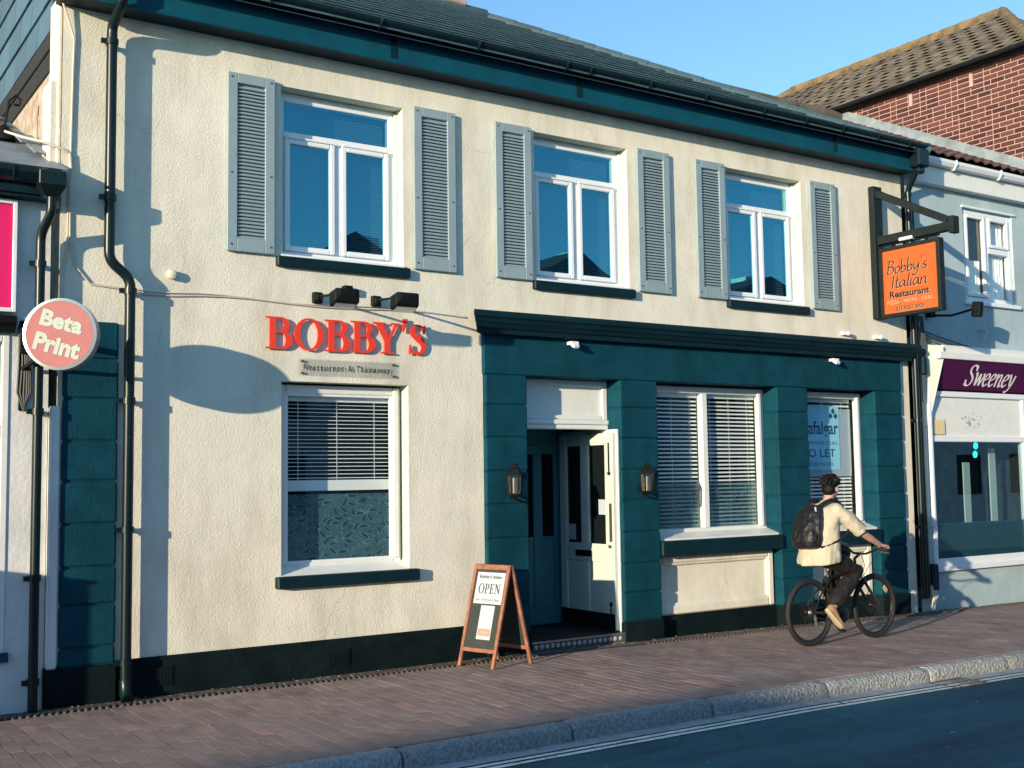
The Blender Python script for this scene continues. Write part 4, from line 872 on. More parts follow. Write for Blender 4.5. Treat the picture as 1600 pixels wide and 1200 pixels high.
# roof of the print shop
SP = .42; b = MB(); b.add([(-5,-.30,4.14),(2.02,-.30,4.14),(2.02,4.5,4.14+SP*4.8),(-5,4.5,4.14+SP*4.8)], [(0,1,2,3)]); rf = b.build('roof', 'lead', PS, recalc=False)
b = MB(); rr = random.Random(9)
for k in range(16):
    y0 = .95+k*.2; x = 1.9-(.13 if k % 2 else 0)
    while x > -2.5:
        z0 = 4.14+SP*(y0+.30); b.add([(x-.24,y0,z0+.045),(x,y0,z0+.045),(x,y0+.24,z0+.03+SP*.24),(x-.24,y0+.24,z0+.03+SP*.24),(x-.24,y0,z0),(x,y0,z0)], [(0,1,2,3),(4,5,1,0)]); x -= .25
stuff(b.build('roof_tiles', 'tile_brown', rf, recalc=False))
b = MB(); 
for k in range(2): b.obox((1.93-.03*k, .30+k*.42, 4.44+k*.19), (1,.3,.1), (0,1,.45), (0,-.45,1), .09, .20, .008)
b.build('lead_flashing', 'lead', rf, bevel=.006)
b = MB(); b.lathe((1.74,.85,4.62), [(.10,0),(.09,.06),(.04,.12),(.015,.14)], 10); b.tube([(1.74,.85,4.7),(1.76,.85,4.85),(1.78,.85,4.98),(1.83,.85,5.03),(1.87,.85,5.0),(1.86,.85,4.95),(1.82,.85,4.95)], .012, 6); tag(b.build('iron_finial', 'iron', smooth=True), 'curled black iron finial on the low roof at the far left', 'finial')
b = MB(); b.tube([(1.70,.55,4.62),(1.80,.3,4.52),(1.90,.0,4.42),(2.02,-.03,4.38),(2.09,-.02,4.35),(2.10,-.02,4.22)], .011, 6); tag(b.build('roof_cable', 'cable', smooth=True), 'white cable lying over the edge of the low left roof', 'cable')
t = thing('crimson_panel', 'crimson advertising panel in a white frame at the left edge', 'sign', (.8, 0, 3.05))
b = MB(); b.box(-.6, 1.668, -.055, -.02, 3.07, 3.875); b.build('panel', 'poster_red', t); b = MB(); frame(b, -.63, 1.70, 3.035, 3.91, .032, -.075, .0); b.build('panel_frame', 'white', t, bevel=.004)
# round projecting sign
sc = Vector((1.905, -.62, 2.817)); na = rad(30); nrm = Vector((-math.sin(na), -math.cos(na), .02)).normalized(); sr = Vector((math.cos(na), -math.sin(na), 0)); su = sr.cross(-nrm)*-1 if False else Vector((0,0,1)); R0 = .268
t = thing('round_shop_sign', 'round pink lightbox sign reading Beta Print on a black wall bracket', 'sign', (1.9, -.55, 2.55))
b = MB(); n = 48
def disc(r, d): return [sc+sr*(r*math.cos(2*math.pi*k/n))+su*(r*math.sin(2*math.pi*k/n))-nrm*d for k in range(n)]
b.loft([disc(R0-.004, .095), disc(R0, .09), disc(R0, .0), disc(R0-.022, -.004), disc(R0-.026, .006)]); b.build('case', 'steelrim', t, smooth=True)
b = MB(); b.loft([disc(R0-.024, .03), disc(R0-.024, -.001)]); b.build('face', 'pink', t)
b = MB(); ta = rad(-15); tr = sr*math.cos(ta)+su*math.sin(ta); tu = -sr*math.sin(ta)+su*math.cos(ta); nf = tr.cross(tu)
sg = 1 if nf.dot(nrm) > 0 else -1
font_mesh(b, 'Beta', sc+tr*-.165+tu*.03+nrm*.004, tr, tu, width=.315, height=.125, bold=.045)
font_mesh(b, 'Print', sc+tr*-.165+tu*-.155+nrm*.004, tr, tu, width=.345, height=.135, bold=.045)
b.build('lettering', 'paleyellow', t, recalc=False)
b = MB(); b.box(1.74, 1.78, -.02, .0, 2.28, 2.98); b.bar((1.76,-.02,2.86), (1.90,-.55,2.86), .03, .05); b.bar((1.76,-.02,2.60), (1.90,-.50,2.74), .025, .03); b.box(1.735, 1.80, -.07, -.02, 2.72, 2.95); b.build('bracket', 'iron', t, bevel=.004)
b = MB()
for k in range(6): 
    x = 1.735+.018*k; b.tube([(x,-.03,2.95),(x+.01*math.sin(k),-.035,2.65),(x-.008*math.cos(k),-.03,2.42),(1.775,-.03,2.28+.02*(k % 3))], .008, 5)
tag(b.build('cable_bundle', 'cable_dark', smooth=True), 'bundle of dark cables on the wall below the round pink sign', 'cable')

# ================================================================== SALON ON THE RIGHT
SB = thing('salon_building', 'pale grey rendered two storey salon next to the restaurant', 'building', (14, 0, -.1))
SW1 = 15.42; NH = (13.765, 14.905, 3.995, 5.30); SH = (12.835, 15.42, .47, 3.16)
b = MB(); wall_holes(b, 12.55, SW1, -.5, 5.72, [NH, SH], .0); b.quad((SW1,0,-.5),(SW1,8,-.5),(SW1,8,5.7),(SW1,0,5.7)); b.build('wall', 'stucco_pale', SB, recalc=False)
b = MB(); reveal(b, NH, 0, .2); b.build('window_reveal', 'stucco_pale', SB, recalc=False); b = MB(); reveal(b, SH, 0, .2); b.build('window_reveal', 'stucco_pale', SB, recalc=False)
x0, x1, z0, z1 = NH; yf = .03; b = MB(); frame(b, x0, x1, z0+.02, z1, .07, yf, yf+.07); xm = x0+.56; b.box(xm-.035, xm+.035, yf, yf+.07, z0+.09, z1-.07); b.box(xm+.035, x1-.07, yf, yf+.07, 4.72, 4.80); w = b.build('window', 'white', SB, bevel=.006)
for a, c, d, e in ((x0+.075, xm-.04, z0+.095, z1-.075), (xm+.04, x1-.075, 4.805, z1-.075)):
    b = MB(); frame(b, a, c, d, e, .045, yf-.02, yf+.03); b.build('sash', 'white', w, bevel=.006)
b = MB(); b.pane(x0+.07, x1-.07, yf+.037, z0+.09, z1-.07); b.build('pane', 'glass_low', w, recalc=False)
b = MB(); b.box(x0-.05, x1+.06, -.05, .05, z0-.035, z0+.018); b.box(x0-.03, x1+.05, -.03, .01, z1+.0, z1+.03); b.build('sill', 'white', w, bevel=.006)
b = MB()      # net curtains
for (a, c, d, e) in ((x0+.08, xm-.05, z0+.1, 4.62), (xm+.02, x1-.08, z0+.1, 5.2)):
    n = 40; vs = []; fs = []
    for i in range(n+1):
        x = a+(c-a)*i/n; y = yf+.10+.012*math.sin(i*1.1)+.006*math.sin(i*2.7); vs += [(x, y, d), (x+.01*math.sin(i), y+.01, e)]
        if i: fs.append((2*i-2, 2*i, 2*i+1, 2*i-1))
    b.add(vs, fs)
b.build('net_curtain', 'blind', w, recalc=False, smooth=True)
b = MB(); room(x0-.2, x1+.2, .2, 2, 3.8, 5.5); room(12.75, SW1-.05, .2, 3.4, .2, 3.2); b.build('interior', 'room', SB, recalc=False)
# white boxed eaves and gutter
b = MB(); b.box(12.66, SW1, -.12, .02, 5.50, 5.78); b.build('eaves_box', 'whitewood', SB, bevel=.006)
b = MB(); b.profile_x(12.62, SW1+.0, [(-.125,5.83),(-.125,5.745),(-.16,5.73),(-.21,5.745),(-.235,5.79),(-.235,5.83),(-.225,5.83),(-.225,5.795),(-.205,5.757),(-.16,5.742),(-.135,5.752),(-.135,5.83)]); gu = b.build('gutter', 'white', SB)
for x in (13.35, 14.35, 15.2):
    b = MB(); b.tube([(x,-.12,5.84),(x,-.125,5.72),(x,-.19,5.72),(x,-.245,5.79),(x,-.24,5.84)], .013, 6); b.build('gutter_bracket', 'white', gu)
# salon roof : brown pantiles, lead along the brick wall
NP = .5; b = MB(); e0 = 5.83; b.add([(12.3,-.24,e0),(SW1,-.24,e0),(SW1,3.5,e0+NP*3.74),(12.3,3.5,e0+NP*3.74)], [(0,1,2,3)]); rf = b.build('roof', 'tile_brown', SB, recalc=False)
b = MB(); rr = random.Random(4)
def pantile_rows(b, org, ux, uy, nrow, ncol, tw, th, rnd, amp=.035, seg=6):
    org, ux, uy = Vector(org), Vector(ux).normalized(), Vector(uy).normalized(); nn = ux.cross(uy).normalized()
    if nn.z < 0: nn = -nn
    for r in range(nrow):
        for c in range(ncol):
            vs = []; fs = []; j = rnd.uniform(-.006,.006)
            for i in range(seg+1):
                t = i/seg; w = amp*(.5+.5*math.sin(2*math.pi*t-.6)); base = org+ux*(tw*(c+t))+uy*(th*r)
                vs += [base+nn*(w+.040+j*.5), base+uy*(th*1.12)+nn*(w+.010), base+nn*(w+.022+j*.5)]
                if i: k = 3*i; fs += [(k-3, k, k+1, k-2), (k-1, k+2, k, k-3)]
            b.add(vs, fs)
pantile_rows(b, (12.32,-.26,e0+.0), (1,0,0), (0,1,NP), 14, 15, .206, .295, rr)
stuff(b.build('roof_tiles', 'tile_brown', rf, recalc=False))
b = MB(); b.tube([(12.3,3.45,e0+NP*3.7+.08),(SW1,3.45,e0+NP*3.7+.08)], .11, 10); b.build('ridge_tiles', 'tile_grey', rf, smooth=True)
for k in range(7):
    y0 = -.1+k*.52; zz = lambda y: e0+NP*(y+.24)
    b = MB(); b.add([(SW1-.012-.002*(k % 2),y0,zz(y0)+.06),(SW1-.012-.002*(k % 2),y0+.535,zz(y0+.535)+.06),(SW1-.012-.002*(k % 2),y0+.535,zz(y0+.535)+.24),(SW1-.012-.002*(k % 2),y0,zz(y0)+.24),(SW1-.2,y0,zz(y0)+.075),(SW1-.2,y0+.535,zz(y0+.535)+.075)], [(0,1,2,3),(4,5,1,0)]); b.build('lead_flashing', 'lead', rf, recalc=False)
# salon shopfront
x0, x1, z0, z1 = SH; yf = -.02; b = MB(); frame(b, x0, x1, z0, 2.76, .075, yf, yf+.12, .10); b.box(x0+.075, x1-.075, yf+.005, yf+.11, 2.09, 2.17); b.box(14.92, 14.99, yf+.006, yf+.11, .57, 2.685); b.box(x0-.03, x0+.02, yf-.03, yf+.05, 1.0, 2.80); w = b.build('window', 'white', SB, bevel=.008)
b = MB(); b.box(x0-.05, x1, -.06, .05, z0-.06, z0+.005); b.build('sill', 'white', w, bevel=.006)
b = MB(); b.pane(x0+.07, 14.93, .023, .56, 2.10); b.build('pane', 'glass_shop', w, recalc=False); b = MB(); b.pane(14.98, x1-.07, .023, .56, 2.10); b.build('pane', 'glass_shop', w, recalc=False)
b = MB(); b.box(x0+.07, x1-.07, .015, .04, 2.16, 2.69); b.build('transom_board', 'whitewood', w)
b = MB(); 
for i in range(9): b.box(x0+.10+i*.027, x0+.117+i*.027, -.006, .012, 2.19, 2.37)
b.box(x0+.09, x0+.35, .006, .0145, 2.18, 2.38); b.build('vent_grille', 'grille', w)
b = MB(); rr = random.Random(6)
for k in range(34):
    x = 13.75+rr.gauss(0,.12)+.05*(k % 3); z = 2.38+rr.gauss(0,.055); s = rr.uniform(.004,.011); b.obox((x,.013,z), (1,0,rr.uniform(-1,1)), (0,1,0), (rr.uniform(-1,1),0,1), s*2.2, .001, s*.5)
b.build('faded_lettering', 'lead', w)
b = MB(); b.box(x0+.075, x1-.075, .028, .032, .57, 1.02); b.build('frosted_band', 'film', w)
b = MB(); b.box(14.02,14.16,.34,.36,.98,1.82); b.build('partition_post', 'whitewood', SB); b = MB(); b.box(14.62,14.76,.34,.36,.98,2.02); b.build('partition_post', 'whitewood', SB); b = MB(); b.box(14.34,14.40,.55,.57,1.0,1.65); b.build('partition_post', 'whitewood', SB)
t = thing('turquoise_light', 'pair of small round turquoise lights hanging inside the salon window', 'light', (13.9, .25, 1.9))
for dx, z in ((0,2.05),(-.02,1.93)):
    b = MB(); b.lathe((14.25+dx,.30,z), [(.045,.0),(.05,-.01),(.03,-.02)], 16, 'y'); b.build('lamp_disc', 'teal_light', t)
t = thing('salon_fascia_sign', 'purple fascia sign with white italic lettering reading Sweeney', 'sign', (14.1, 0, 2.77))
b = MB(); b.add([(12.90,-.03,2.785),(15.42,-.03,2.785),(15.42,-.16,3.165),(12.985,-.16,3.165),(12.90,0,2.785),(15.42,0,2.785),(15.42,0,3.165),(12.985,0,3.165)], [(0,1,2,3),(4,7,6,5),(0,4,5,1),(3,2,6,7),(0,3,7,4),(1,5,6,2)]); b.build('board', 'purple', t)
b = MB(); up = Vector((0,-.13,.38)).normalized(); script('Sweeney', ITAL, .285, .13, .045, .22, 20).emitm(b, Vector((13.53,-.052,2.845))+Vector((0,-.004,-.0014)), (1,0,0), up); b.build('lettering', 'lilac', t, recalc=False)
b = MB(); b.box(12.88, 15.42, -.19, .0, 3.17, 3.26); b.box(13.05, 15.42, -.12, .0, 3.26, 3.36); b.build('sign_canopy', 'whitewood', t, bevel=.006)
b = MB(); b.add([(12.70,-.02,2.3),(12.82,-.02,2.3),(12.98,-.17,3.17),(12.98,-.17,3.34),(12.70,-.02,3.36),(12.70,.0,2.3),(12.82,0,2.3),(12.98,0,3.17),(12.98,0,3.34),(12.70,0,3.36)], [(0,1,2,3,4),(9,8,7,6,5),(0,5,6,1),(1,6,7,2),(2,7,8,3),(3,8,9,4),(4,9,5,0)]); b.build('console_bracket', 'cream', SB)
# cables sagging over the salon
b = MB()
for k, (z0, sag) in enumerate(((3.60,.09),(3.55,.12),(3.50,.06),(3.47,.12))):
    b.tube([(12.55+3*i/12, -.04-.008*k, z0-.30*(i/12)**.7-sag*math.sin(math.pi*i/12)*.5+.05*(k-1.5)*(i/12)) for i in range(13)], .009, 5)
for k in range(5): b.tube([(12.62+.02*k,-.08,3.72),(12.66+.03*math.sin(k*2),-.1,3.55),(12.63+.025*k,-.09,3.35),(12.64,-.08,3.0-.1*k)], .010, 5)
tag(b.build('cable_tangle', 'cable_dark', smooth=True), 'tangle of dark cables between the restaurant and the salon sign', 'cable')
b = MB(); b.box(12.62,12.72,-.12,0,2.95,3.2); tag(b.build('junction_box', 'green_trim', bevel=.02), 'dark cable box in the tangle below the hanging sign', 'junction box')
b = MB(); b.box(12.70,12.83,-.08,.0,.18,.52); tag(b.build('junction_box', 'green_trim', bevel=.02), 'dark meter box low on the salon wall beside the downpipe', 'junction box')
b = MB()
for k in range(4): b.tube([(12.66+.03*k,-.05,.25),(12.70+.03*k,-.07,.12),(12.64,-.08,.02-.06)], .010, 6)
tag(b.build('loose_cable', 'cable', smooth=True), 'loose pale cables looping at the foot of the right downpipe', 'cable')
t = thing('security_camera', 'black security camera on a thin arm below the hanging orange sign', 'camera', (13.25,-.15,3.6))
b = MB(); b.loft([[Vector((12.90+dx,-.02-dy,z)) for dx,dy in ((-.05,0),(.05,0),(.05,.08),(-.05,.08))] for z in (3.72,3.98)]); b.tube([(12.93,-.10,3.74),(13.0,-.3,3.72),(13.22,-.5,3.80)], .016, 6); b.build('arm', 'iron', t); b = MB(); b.obox((13.24,-.52,3.79),(1,0,0),(0,1,.1),(.05,-.1,1),.05,.06,.10); b.build('housing', 'iron', t, bevel=.015)
b = MB(); b.tube([(14.0,-.0,3.62),(14.02,-.12,3.60),(13.98,-.10,3.45)], .022, 8); tag(b.build('overflow_pipe', 'stucco_pale', smooth=True), 'short pale overflow pipe poking from the salon wall above its sign', 'pipe')

# ================================================================== BRICK BUILDING BEHIND THE SALON
BB = thing('brick_building', 'taller red brick building with lichened tile roof behind the salon', 'building', (17.5, 3, 0)); BX = 15.47; BY0, BY1, BZ = .02, 7.0, 7.86
b = MB(); b.quad((BX,BY0,0),(BX,BY1,0),(BX,BY1,BZ),(BX,BY0,BZ)); b.quad((BX,BY0,0),(22,BY0,0),(22,BY0,BZ),(BX,BY0,BZ)); b.quad((22,BY0,0),(22,BY1,0),(22,BY1,BZ),(22,BY0,BZ)); b.quad((BX,BY1,0),(22,BY1,0),(22,BY1,BZ),(BX,BY1,BZ)); bw = b.build('brick_wall', 'mortar', BB, recalc=False)
BM = {}
for nm, L in (('stretcher', .215), ('header', .1025)):
    q = MB(); h = .0325; e = .005; q.add([(0,0,-h),(0,L,-h),(0,L,h),(0,0,h),(-.011,e,-h+e),(-.011,L-e,-h+e),(-.011,L-e,h-e),(-.011,e,h-e)], [(4,7,6,5),(0,4,5,1),(1,5,6,2),(2,6,7,3),(3,7,4,0)]); me = q.mesh(nm, recalc=True); me.materials.append(M['brick']); BM[nm] = me
rr = random.Random(2); bricks = []
row = 0; z = 5.92
while z < BZ-.05:
    y = BY0+.004; k = (row+1) % 2
    while y < 3.9:
        nm = 'stretcher' if (k % 3 or (k > 1 and rr.random() < .12)) else 'header'; L = .215 if nm == 'stretcher' else .1025
        if y > BY0 and z > 5.83+NP*(y+.24)+.10: bricks.append((y, z, nm))
        y += L+.0125; k += 1
    row += 1; z += .0775
bricks.sort(key=lambda t: t[0])
b = MB()
for i, (y, z, nm) in enumerate(bricks):
    if i < 300:
        o = new_obj('brick', BM[nm], bw); o.location = Vector((BX, y, z))-Vector(BB.location)
    else: b.add([v.co+Vector((BX, y, z)) for v in BM[nm].vertices], [tuple(p.vertices) for p in BM[nm].polygons])
if b.v: stuff(b.build('brick_field', 'brick', bw, recalc=False))
# hipped tile roof
ex, ridx, rz = BX-.16, 18.1, 9.66; bz = BZ+.02; ya, yb2, ry0, ry1 = BY0-.2, BY1+2.0, 2.0, 6.85
b = MB(); b.add([(ex,ya,bz),(ex,yb2,bz),(ridx,ry1,rz),(ridx,ry0,rz),(20.8,ya,bz),(20.8,yb2,bz)], [(0,3,2,1),(0,4,3),(3,4,5,2),(1,2,5)]); rf = b.build('roof', 'tile_grey', BB, recalc=False)
b = MB(); rr = random.Random(8); ux = Vector((0,1,0)); uy = Vector((ridx-ex,0,rz-bz)).normalized(); Ls = Vector((ridx-ex,0,rz-bz)).length; nr = 11; th = Ls/nr
for r in range(nr):
    t0 = r/nr; a = ya+(ry0-ya)*t0; c = yb2+(ry1-yb2)*t0; nc = int((c-a)/.3)
    pantile_rows(b, Vector((ex, a+.05, bz))+uy*(th*r), (0,1,0), uy, 1, nc, (c-a-.1)/max(nc,1), th*.93, rr, amp=.02)
uy2 = Vector((0, ry0-ya, rz-bz)).normalized(); L2 = Vector((0, ry0-ya, rz-bz)).length; th2 = L2/nr
for r in range(nr):
    t0 = r/nr; a = ex+(ridx-ex)*t0; c = 20.8+(ridx-20.8)*t0; nc = max(1, int((c-a)/.3)); pantile_rows(b, Vector((a+.05, ya, bz))+uy2*(th2*r), (1,0,0), uy2, 1, nc, (c-a-.1)/nc, th2*.93, rr, amp=.02)
stuff(b.build('roof_tiles', 'tile_grey', rf, recalc=False))
b = MB()
def ridge_run(p, q, n, r):
    p, q = Vector(p), Vector(q)
    for i in range(n): b.tube([p.lerp(q,i/n), p.lerp(q,(i+1.04)/n)], [r*.92, r], 8)
ridge_run((ridx,ry0,rz+.03),(ridx,ry1,rz+.03), 12, .12); ridge_run((ex,ya,bz+.05),(ridx,ry0,rz+.03), 9, .10); ridge_run((ex,yb2,bz+.05),(ridx,ry1,rz+.03), 9, .10); b.build('ridge_tiles', 'tile_ridge', rf, smooth=True)
b = MB(); b.box(ex-.02, ex+.1, ya+.02, yb2, bz-.06, bz-.02); b.box(ex-.09, ex-.02, ya, yb2, bz-.045, bz+.02); b.build('gutter', 'iron', BB, bevel=.015)
for y in (.9, 2.0, 3.1):
    b = MB(); b.box(BX-.03, BX-.012, y-.03, y+.03, bz-.32, bz-.12); b.build('gutter_bracket', 'mortar', BB)

# ================================================================== SIGNS AND LAMPS ON THE RESTAURANT
t = thing('restaurant_name_letters', "raised red serif letters spelling BOBBY'S on the cream wall", 'sign', (4.54, -.03, 2.86), None)
for ch, a, c, z0, z1 in (('B',3.737,3.99,2.862,3.145),('O',4.005,4.285,2.858,3.15),('B',4.295,4.545,2.862,3.15),('B',4.552,4.80,2.866,3.155),('Y',4.775,5.065,2.868,3.158),("'",5.085,5.14,3.08,3.205),('S',5.148,5.335,2.872,3.16)):
    F, w = serif(ch); xs = [v.x for q in F.p for c_ in (q[1:] if q[0] == 'strip' else q[1]) for v in c_]; ys = [v.y for q in F.p for c_ in (q[1:] if q[0] == 'strip' else q[1]) for v in c_]
    u0, u1, v0, v1 = min(xs), max(xs), min(ys), max(ys); F.tx(lambda v: Vector(((v.x-u0)/(u1-u0)*(c-a), (v.y-v0)/(v1-v0)*(z1-z0), 0)))
    b = MB(); F.emitm(b, (a, -.020, z0), (1,0,0), (0,0,1), depth=.012); o = b.build('letter', 'red_letter', t, recalc=False)
t = thing('acrylic_plaque', 'clear acrylic plaque reading Restaurant & Takeaway under the red letters', 'sign', (4.54, -.03, 2.64))
b = MB(); b.pane(4.05, 5.03, -.012, 2.64, 2.79); b.build('plate', 'clear', t, recalc=False)
b = MB(); font_mesh(b, 'Restaurant & Takeaway', (4.10,-.0155,2.672), (1,0,0), (0,0,1), width=.86, height=.072, spacing=1.3, bold=.012); stuff(b.build('lettering', 'greyink', t, recalc=False))
b = MB()
for x in (4.085, 4.995):
    for z in (2.662, 2.768): b.lathe((x,0,z), [(.010,-.001),(.010,-.022),(.004,-.026)], 8, 'y')
b.build('stud', 'greyink', t)
def flood(x, z, label):
    t = thing('floodlight', label, 'floodlight', (x, 0, z), 'floodlights above the red letters')
    b = MB(); b.box(x-.045, x+.045, -.05, 0, z-.05, z+.05); b.box(x-.03, x+.03, -.075, -.05, z-.03, z+.03); b.build('mount', 'iron', t, bevel=.008)
    b = MB(); b.tube([(x,-.06,z+.005),(x+.005,-.30,z-.01),(x+.01,-.52,z-.03)], .011, 8); b.build('arm', 'iron', t, smooth=True)
    c = Vector((x+.02,-.56,z-.075)); b = MB()
    ring = lambda y, w, zt, zb: [c+Vector((-w,y,zb)), c+Vector((w,y,zb)), c+Vector((w,y,zt)), c+Vector((-w,y,zt))]
    b.loft([ring(-.065,.07,.075,.03), ring(-.045,.115,.075,-.035), ring(.05,.125,.05,-.075), ring(.065,.12,.035,-.07)]); b.build('housing', 'iron', t, bevel=.008)
    b = MB(); b.obox(c+Vector((0,.015,-.068)), (1,0,0), (0,1,-.42), (0,.42,1), .10, .045, .004); b.build('lens', 'lamp_glass', t)
    return t
flood(4.225, 3.34, 'black arm floodlight above the first letters of the red sign, the left one'); flood(4.81, 3.35, 'black arm floodlight nearest the green cornice, the right one of two')
b = MB(); b.box(4.47,4.56,-.07,0,3.40,3.47); b.box(4.45,4.475,-.04,0,3.41,3.43); tag(b.build('photocell_box', 'iron', bevel=.008), 'small black sensor box on the wall above the left floodlight', 'sensor')
# wall lanterns
def lantern():
    t = thing('wall_lantern', 'lantern', 'lantern', (0,0,0), 'lanterns either side of the door')
    b = MB(); b.lathe((0,-.01,-.06), [(.02,.01),(.045,.008),(.045,-.005),(.02,-.012)], 12, 'y'); b.tube([(0,-.0,-.10),(0,-.06,-.15),(0,-.10,-.14)], .010, 6); b.build('back_plate', 'iron', t, smooth=True)
    def hexr(r, z, n=6): return [Vector((r*math.cos(2*math.pi*(k+.5)/n), -.115+r*math.sin(2*math.pi*(k+.5)/n), z)) for k in range(n)]
    b = MB(); b.loft([hexr(.085,.085), hexr(.082,.098), hexr(.058,.145), hexr(.03,.165), hexr(.034,.185), hexr(.012,.205)]); b.build('cap', 'iron', t); b = MB(); b.loft([hexr(.004,-.165), hexr(.018,-.15), hexr(.012,-.135), hexr(.035,-.125), hexr(.062,-.105), hexr(.066,-.09)]); b.build('base', 'iron', t)
    b = MB()
    for p, q in zip(hexr(.066,-.10), hexr(.080,.09)): b.tube([p, q], .007, 5)
    b.build('glazing_bar', 'iron', t)
    b = MB(); b.loft([hexr(.060,-.095), hexr(.074,.088)], cap=False); b.build('pane', 'lamp_glass', t)
    b = MB(); b.tube([(0,-.115,-.09),(0,-.115,.06)], .018, 10); b.build('lamp_tube', 'lamp_tube', t, smooth=True)
    return t
l1 = lantern(); l1.location = (6.225, -.055, 1.645); l1['label'] = 'black hexagonal wall lantern on the green pilaster left of the door'
l2 = copy_tree(l1); l2.location = (7.905, -.055, 1.64); l2['label'] = 'black hexagonal wall lantern on the green pilaster right of the open door'
# hanging sign
HXs = 11.9
t = thing('hanging_sign', "orange hanging sign reading Bobby's Italian Restaurant in a black timber bracket", 'sign', (HXs, 0, 3.63))
b = MB(); b.box(HXs-.085, HXs+.085, -.085, 0, 3.63, 5.33); b.build('wall_post', 'blackbeam', t, bevel=.008)
b = MB(); b.box(HXs-.05, HXs+.05, -1.13, -.085, 4.57, 4.675); b.box(HXs-.062, HXs+.062, -1.20, -1.13, 4.53, 4.735); b.build('beam', 'blackbeam', t, bevel=.006)
b = MB(); b.bar((HXs,-.07,5.24), (HXs,-1.10,4.70), .09, .085); b.build('brace', 'blackbeam', t, bevel=.006)
b = MB(); 
for y in (-.30,-.78): b.box(HXs-.012, HXs+.012, y-.02, y+.02, 4.44, 4.58)
b.tube([(HXs-.02,-.12,4.545),(HXs-.02,-.98,4.545)], .012, 6); b.build('hanger', 'iron', t)
b = MB(); b.box(HXs-.07, HXs+.05, -.62, -.42, 4.56, 4.60); b.build('strip_light', 'white', t, bevel=.01)
b = MB(); y0, y1, z0, z1 = -.985, -.095, 3.63, 4.515
b.box(HXs-.05, HXs+.05, y0, y0+.05, z0, z1); b.box(HXs-.05, HXs+.05, y1-.05, y1, z0, z1); b.box(HXs-.05, HXs+.05, y0+.05, y1-.05, z0, z0+.045); b.box(HXs-.05, HXs+.05, y0+.05, y1-.05, z1-.045, z1); b.build('board_frame', 'blackbeam', t, bevel=.006)
b = MB(); b.box(HXs-.03, HXs+.03, y0+.045, y1-.045, z0+.04, z1-.04); b.build('board', 'orange', t)
FX = HXs-.0312; rx, ru = (0,-1,0), (0,0,1)
for m, dx, dz in (('goldink', .005, -.005), ('ink', 0, 0)):
    o = .0 if m == 'goldink' else -.003
    b = MB(); script("Bobby's", HAND, .165, .085, .055, .12, 35, .59).emitm(b, (FX+o, -.215-dx, 4.17+dz), rx, ru, 0, .0003); b.build('lettering', m, t, recalc=False)
    b = MB(); script('Italian', HAND, .165, .085, .055, .12, 35, .53).emitm(b, (FX+o, -.265-dx, 3.985+dz), rx, ru, 0, .0003); b.build('lettering', m, t, recalc=False)
    b = MB(); font_mesh(b, 'Restaurant', (FX+o, -.235-dx, 3.865+dz), rx, ru, width=.58, height=.085, bold=.03, off=0); b.build('lettering', m, t, recalc=False)
    b = MB(); font_mesh(b, '023 9252 3003', (FX+o, -.32-dx, 3.70+dz), rx, ru, width=.41, height=.05, bold=.02); b.build('lettering', m, t, recalc=False)
b = MB(); font_mesh(b, 'PIZZA - PASTA - GRILL', (FX-.001, -.19, 3.79), rx, ru, width=.68, height=.045); b.build('lettering', 'goldink', t, recalc=False)

# ================================================================== A-BOARD
t = thing('pavement_sign', 'wooden A-board with black panels and white OPEN notice outside the door', 'A-board', (5.79, -.47, 0))
FL, FR, RL, RR = Vector((5.505,-.285,0)), Vector((5.630,-.700,0)), Vector((5.945,-.225,0)), Vector((6.070,-.640,0))
HT = .905; TL, TR = (FL+RL)/2+Vector((0,0,HT)), (FR+RR)/2+Vector((0,0,HT))
def aboard(fl, fr, tl, tr, side):
    wd = (fr-fl).normalized(); upv = (tl-fl); H = upv.length; upv = upv.normalized(); n = wd.cross(upv)*side; W_ = (fr-fl).length; o = fl+n*.012
    P = lambda u, v, d=0: o+wd*(u*W_)+upv*(v*H)+n*d
    b = MB(); s = .034
    for u in (s/2/W_, 1-s/2/W_): b.bar(P(u,0), P(u,1), s, .028, n)
    for v, h in ((.975,.045), (.165,.036)): b.bar(P(s/W_,v), P(1-s/W_,v), .022, h, upv)
    b.build('panel_frame', 'wood', t, bevel=.004)
    b = MB(); b.add([P(.05,.16,-.006),P(.95,.16,-.006),P(.95,.97,-.006),P(.05,.97,-.006),P(.05,.16,.003),P(.95,.16,.003),P(.95,.97,.003),P(.05,.97,.003)], [(0,1,2,3),(4,7,6,5),(0,4,5,1),(1,5,6,2),(2,6,7,3),(3,7,4,0)]); b.build('panel', 'chalk', t)
    return P, wd, upv, W_, H, n
P, wd, upv, W_, H, n = aboard(FL, FR, TL, TR, 1)
aboard(RR, RL, TR, TL, 1)
def sheetq(name, m, u0, u1, v0, v1, d, sk=0.0): b = MB(); b.quad(P(u0,v0,d), P(u1,v0+sk,d), P(u1,v1+sk,d), P(u0,v1,d)); return b.build(name, m, t, recalc=False)
sheetq('notice', 'paper', .13, .90, .615, .925, .0045); sheetq('menu_strip', 'paper', .37, .75, .27, .60, .0045); sheetq('tan_label', 'paper_tan', .395, .73, .305, .375, .0055)
b = MB(); font_mesh(b, "Bobby's Italian", P(.20,.855,.006), wd, upv, width=.62*W_, height=.045*H, bold=.02); font_mesh(b, '7pm - 2nd from 2.30pm', P(.18,.64,.006), wd, upv, width=.66*W_, height=.026*H); serif_text('OPEN', .098*H, .60*W_).emitm(b, P(.215,.715,.0055), wd, upv, 0, .0002); b.build('lettering', 'dkgreen_ink', t, recalc=False)
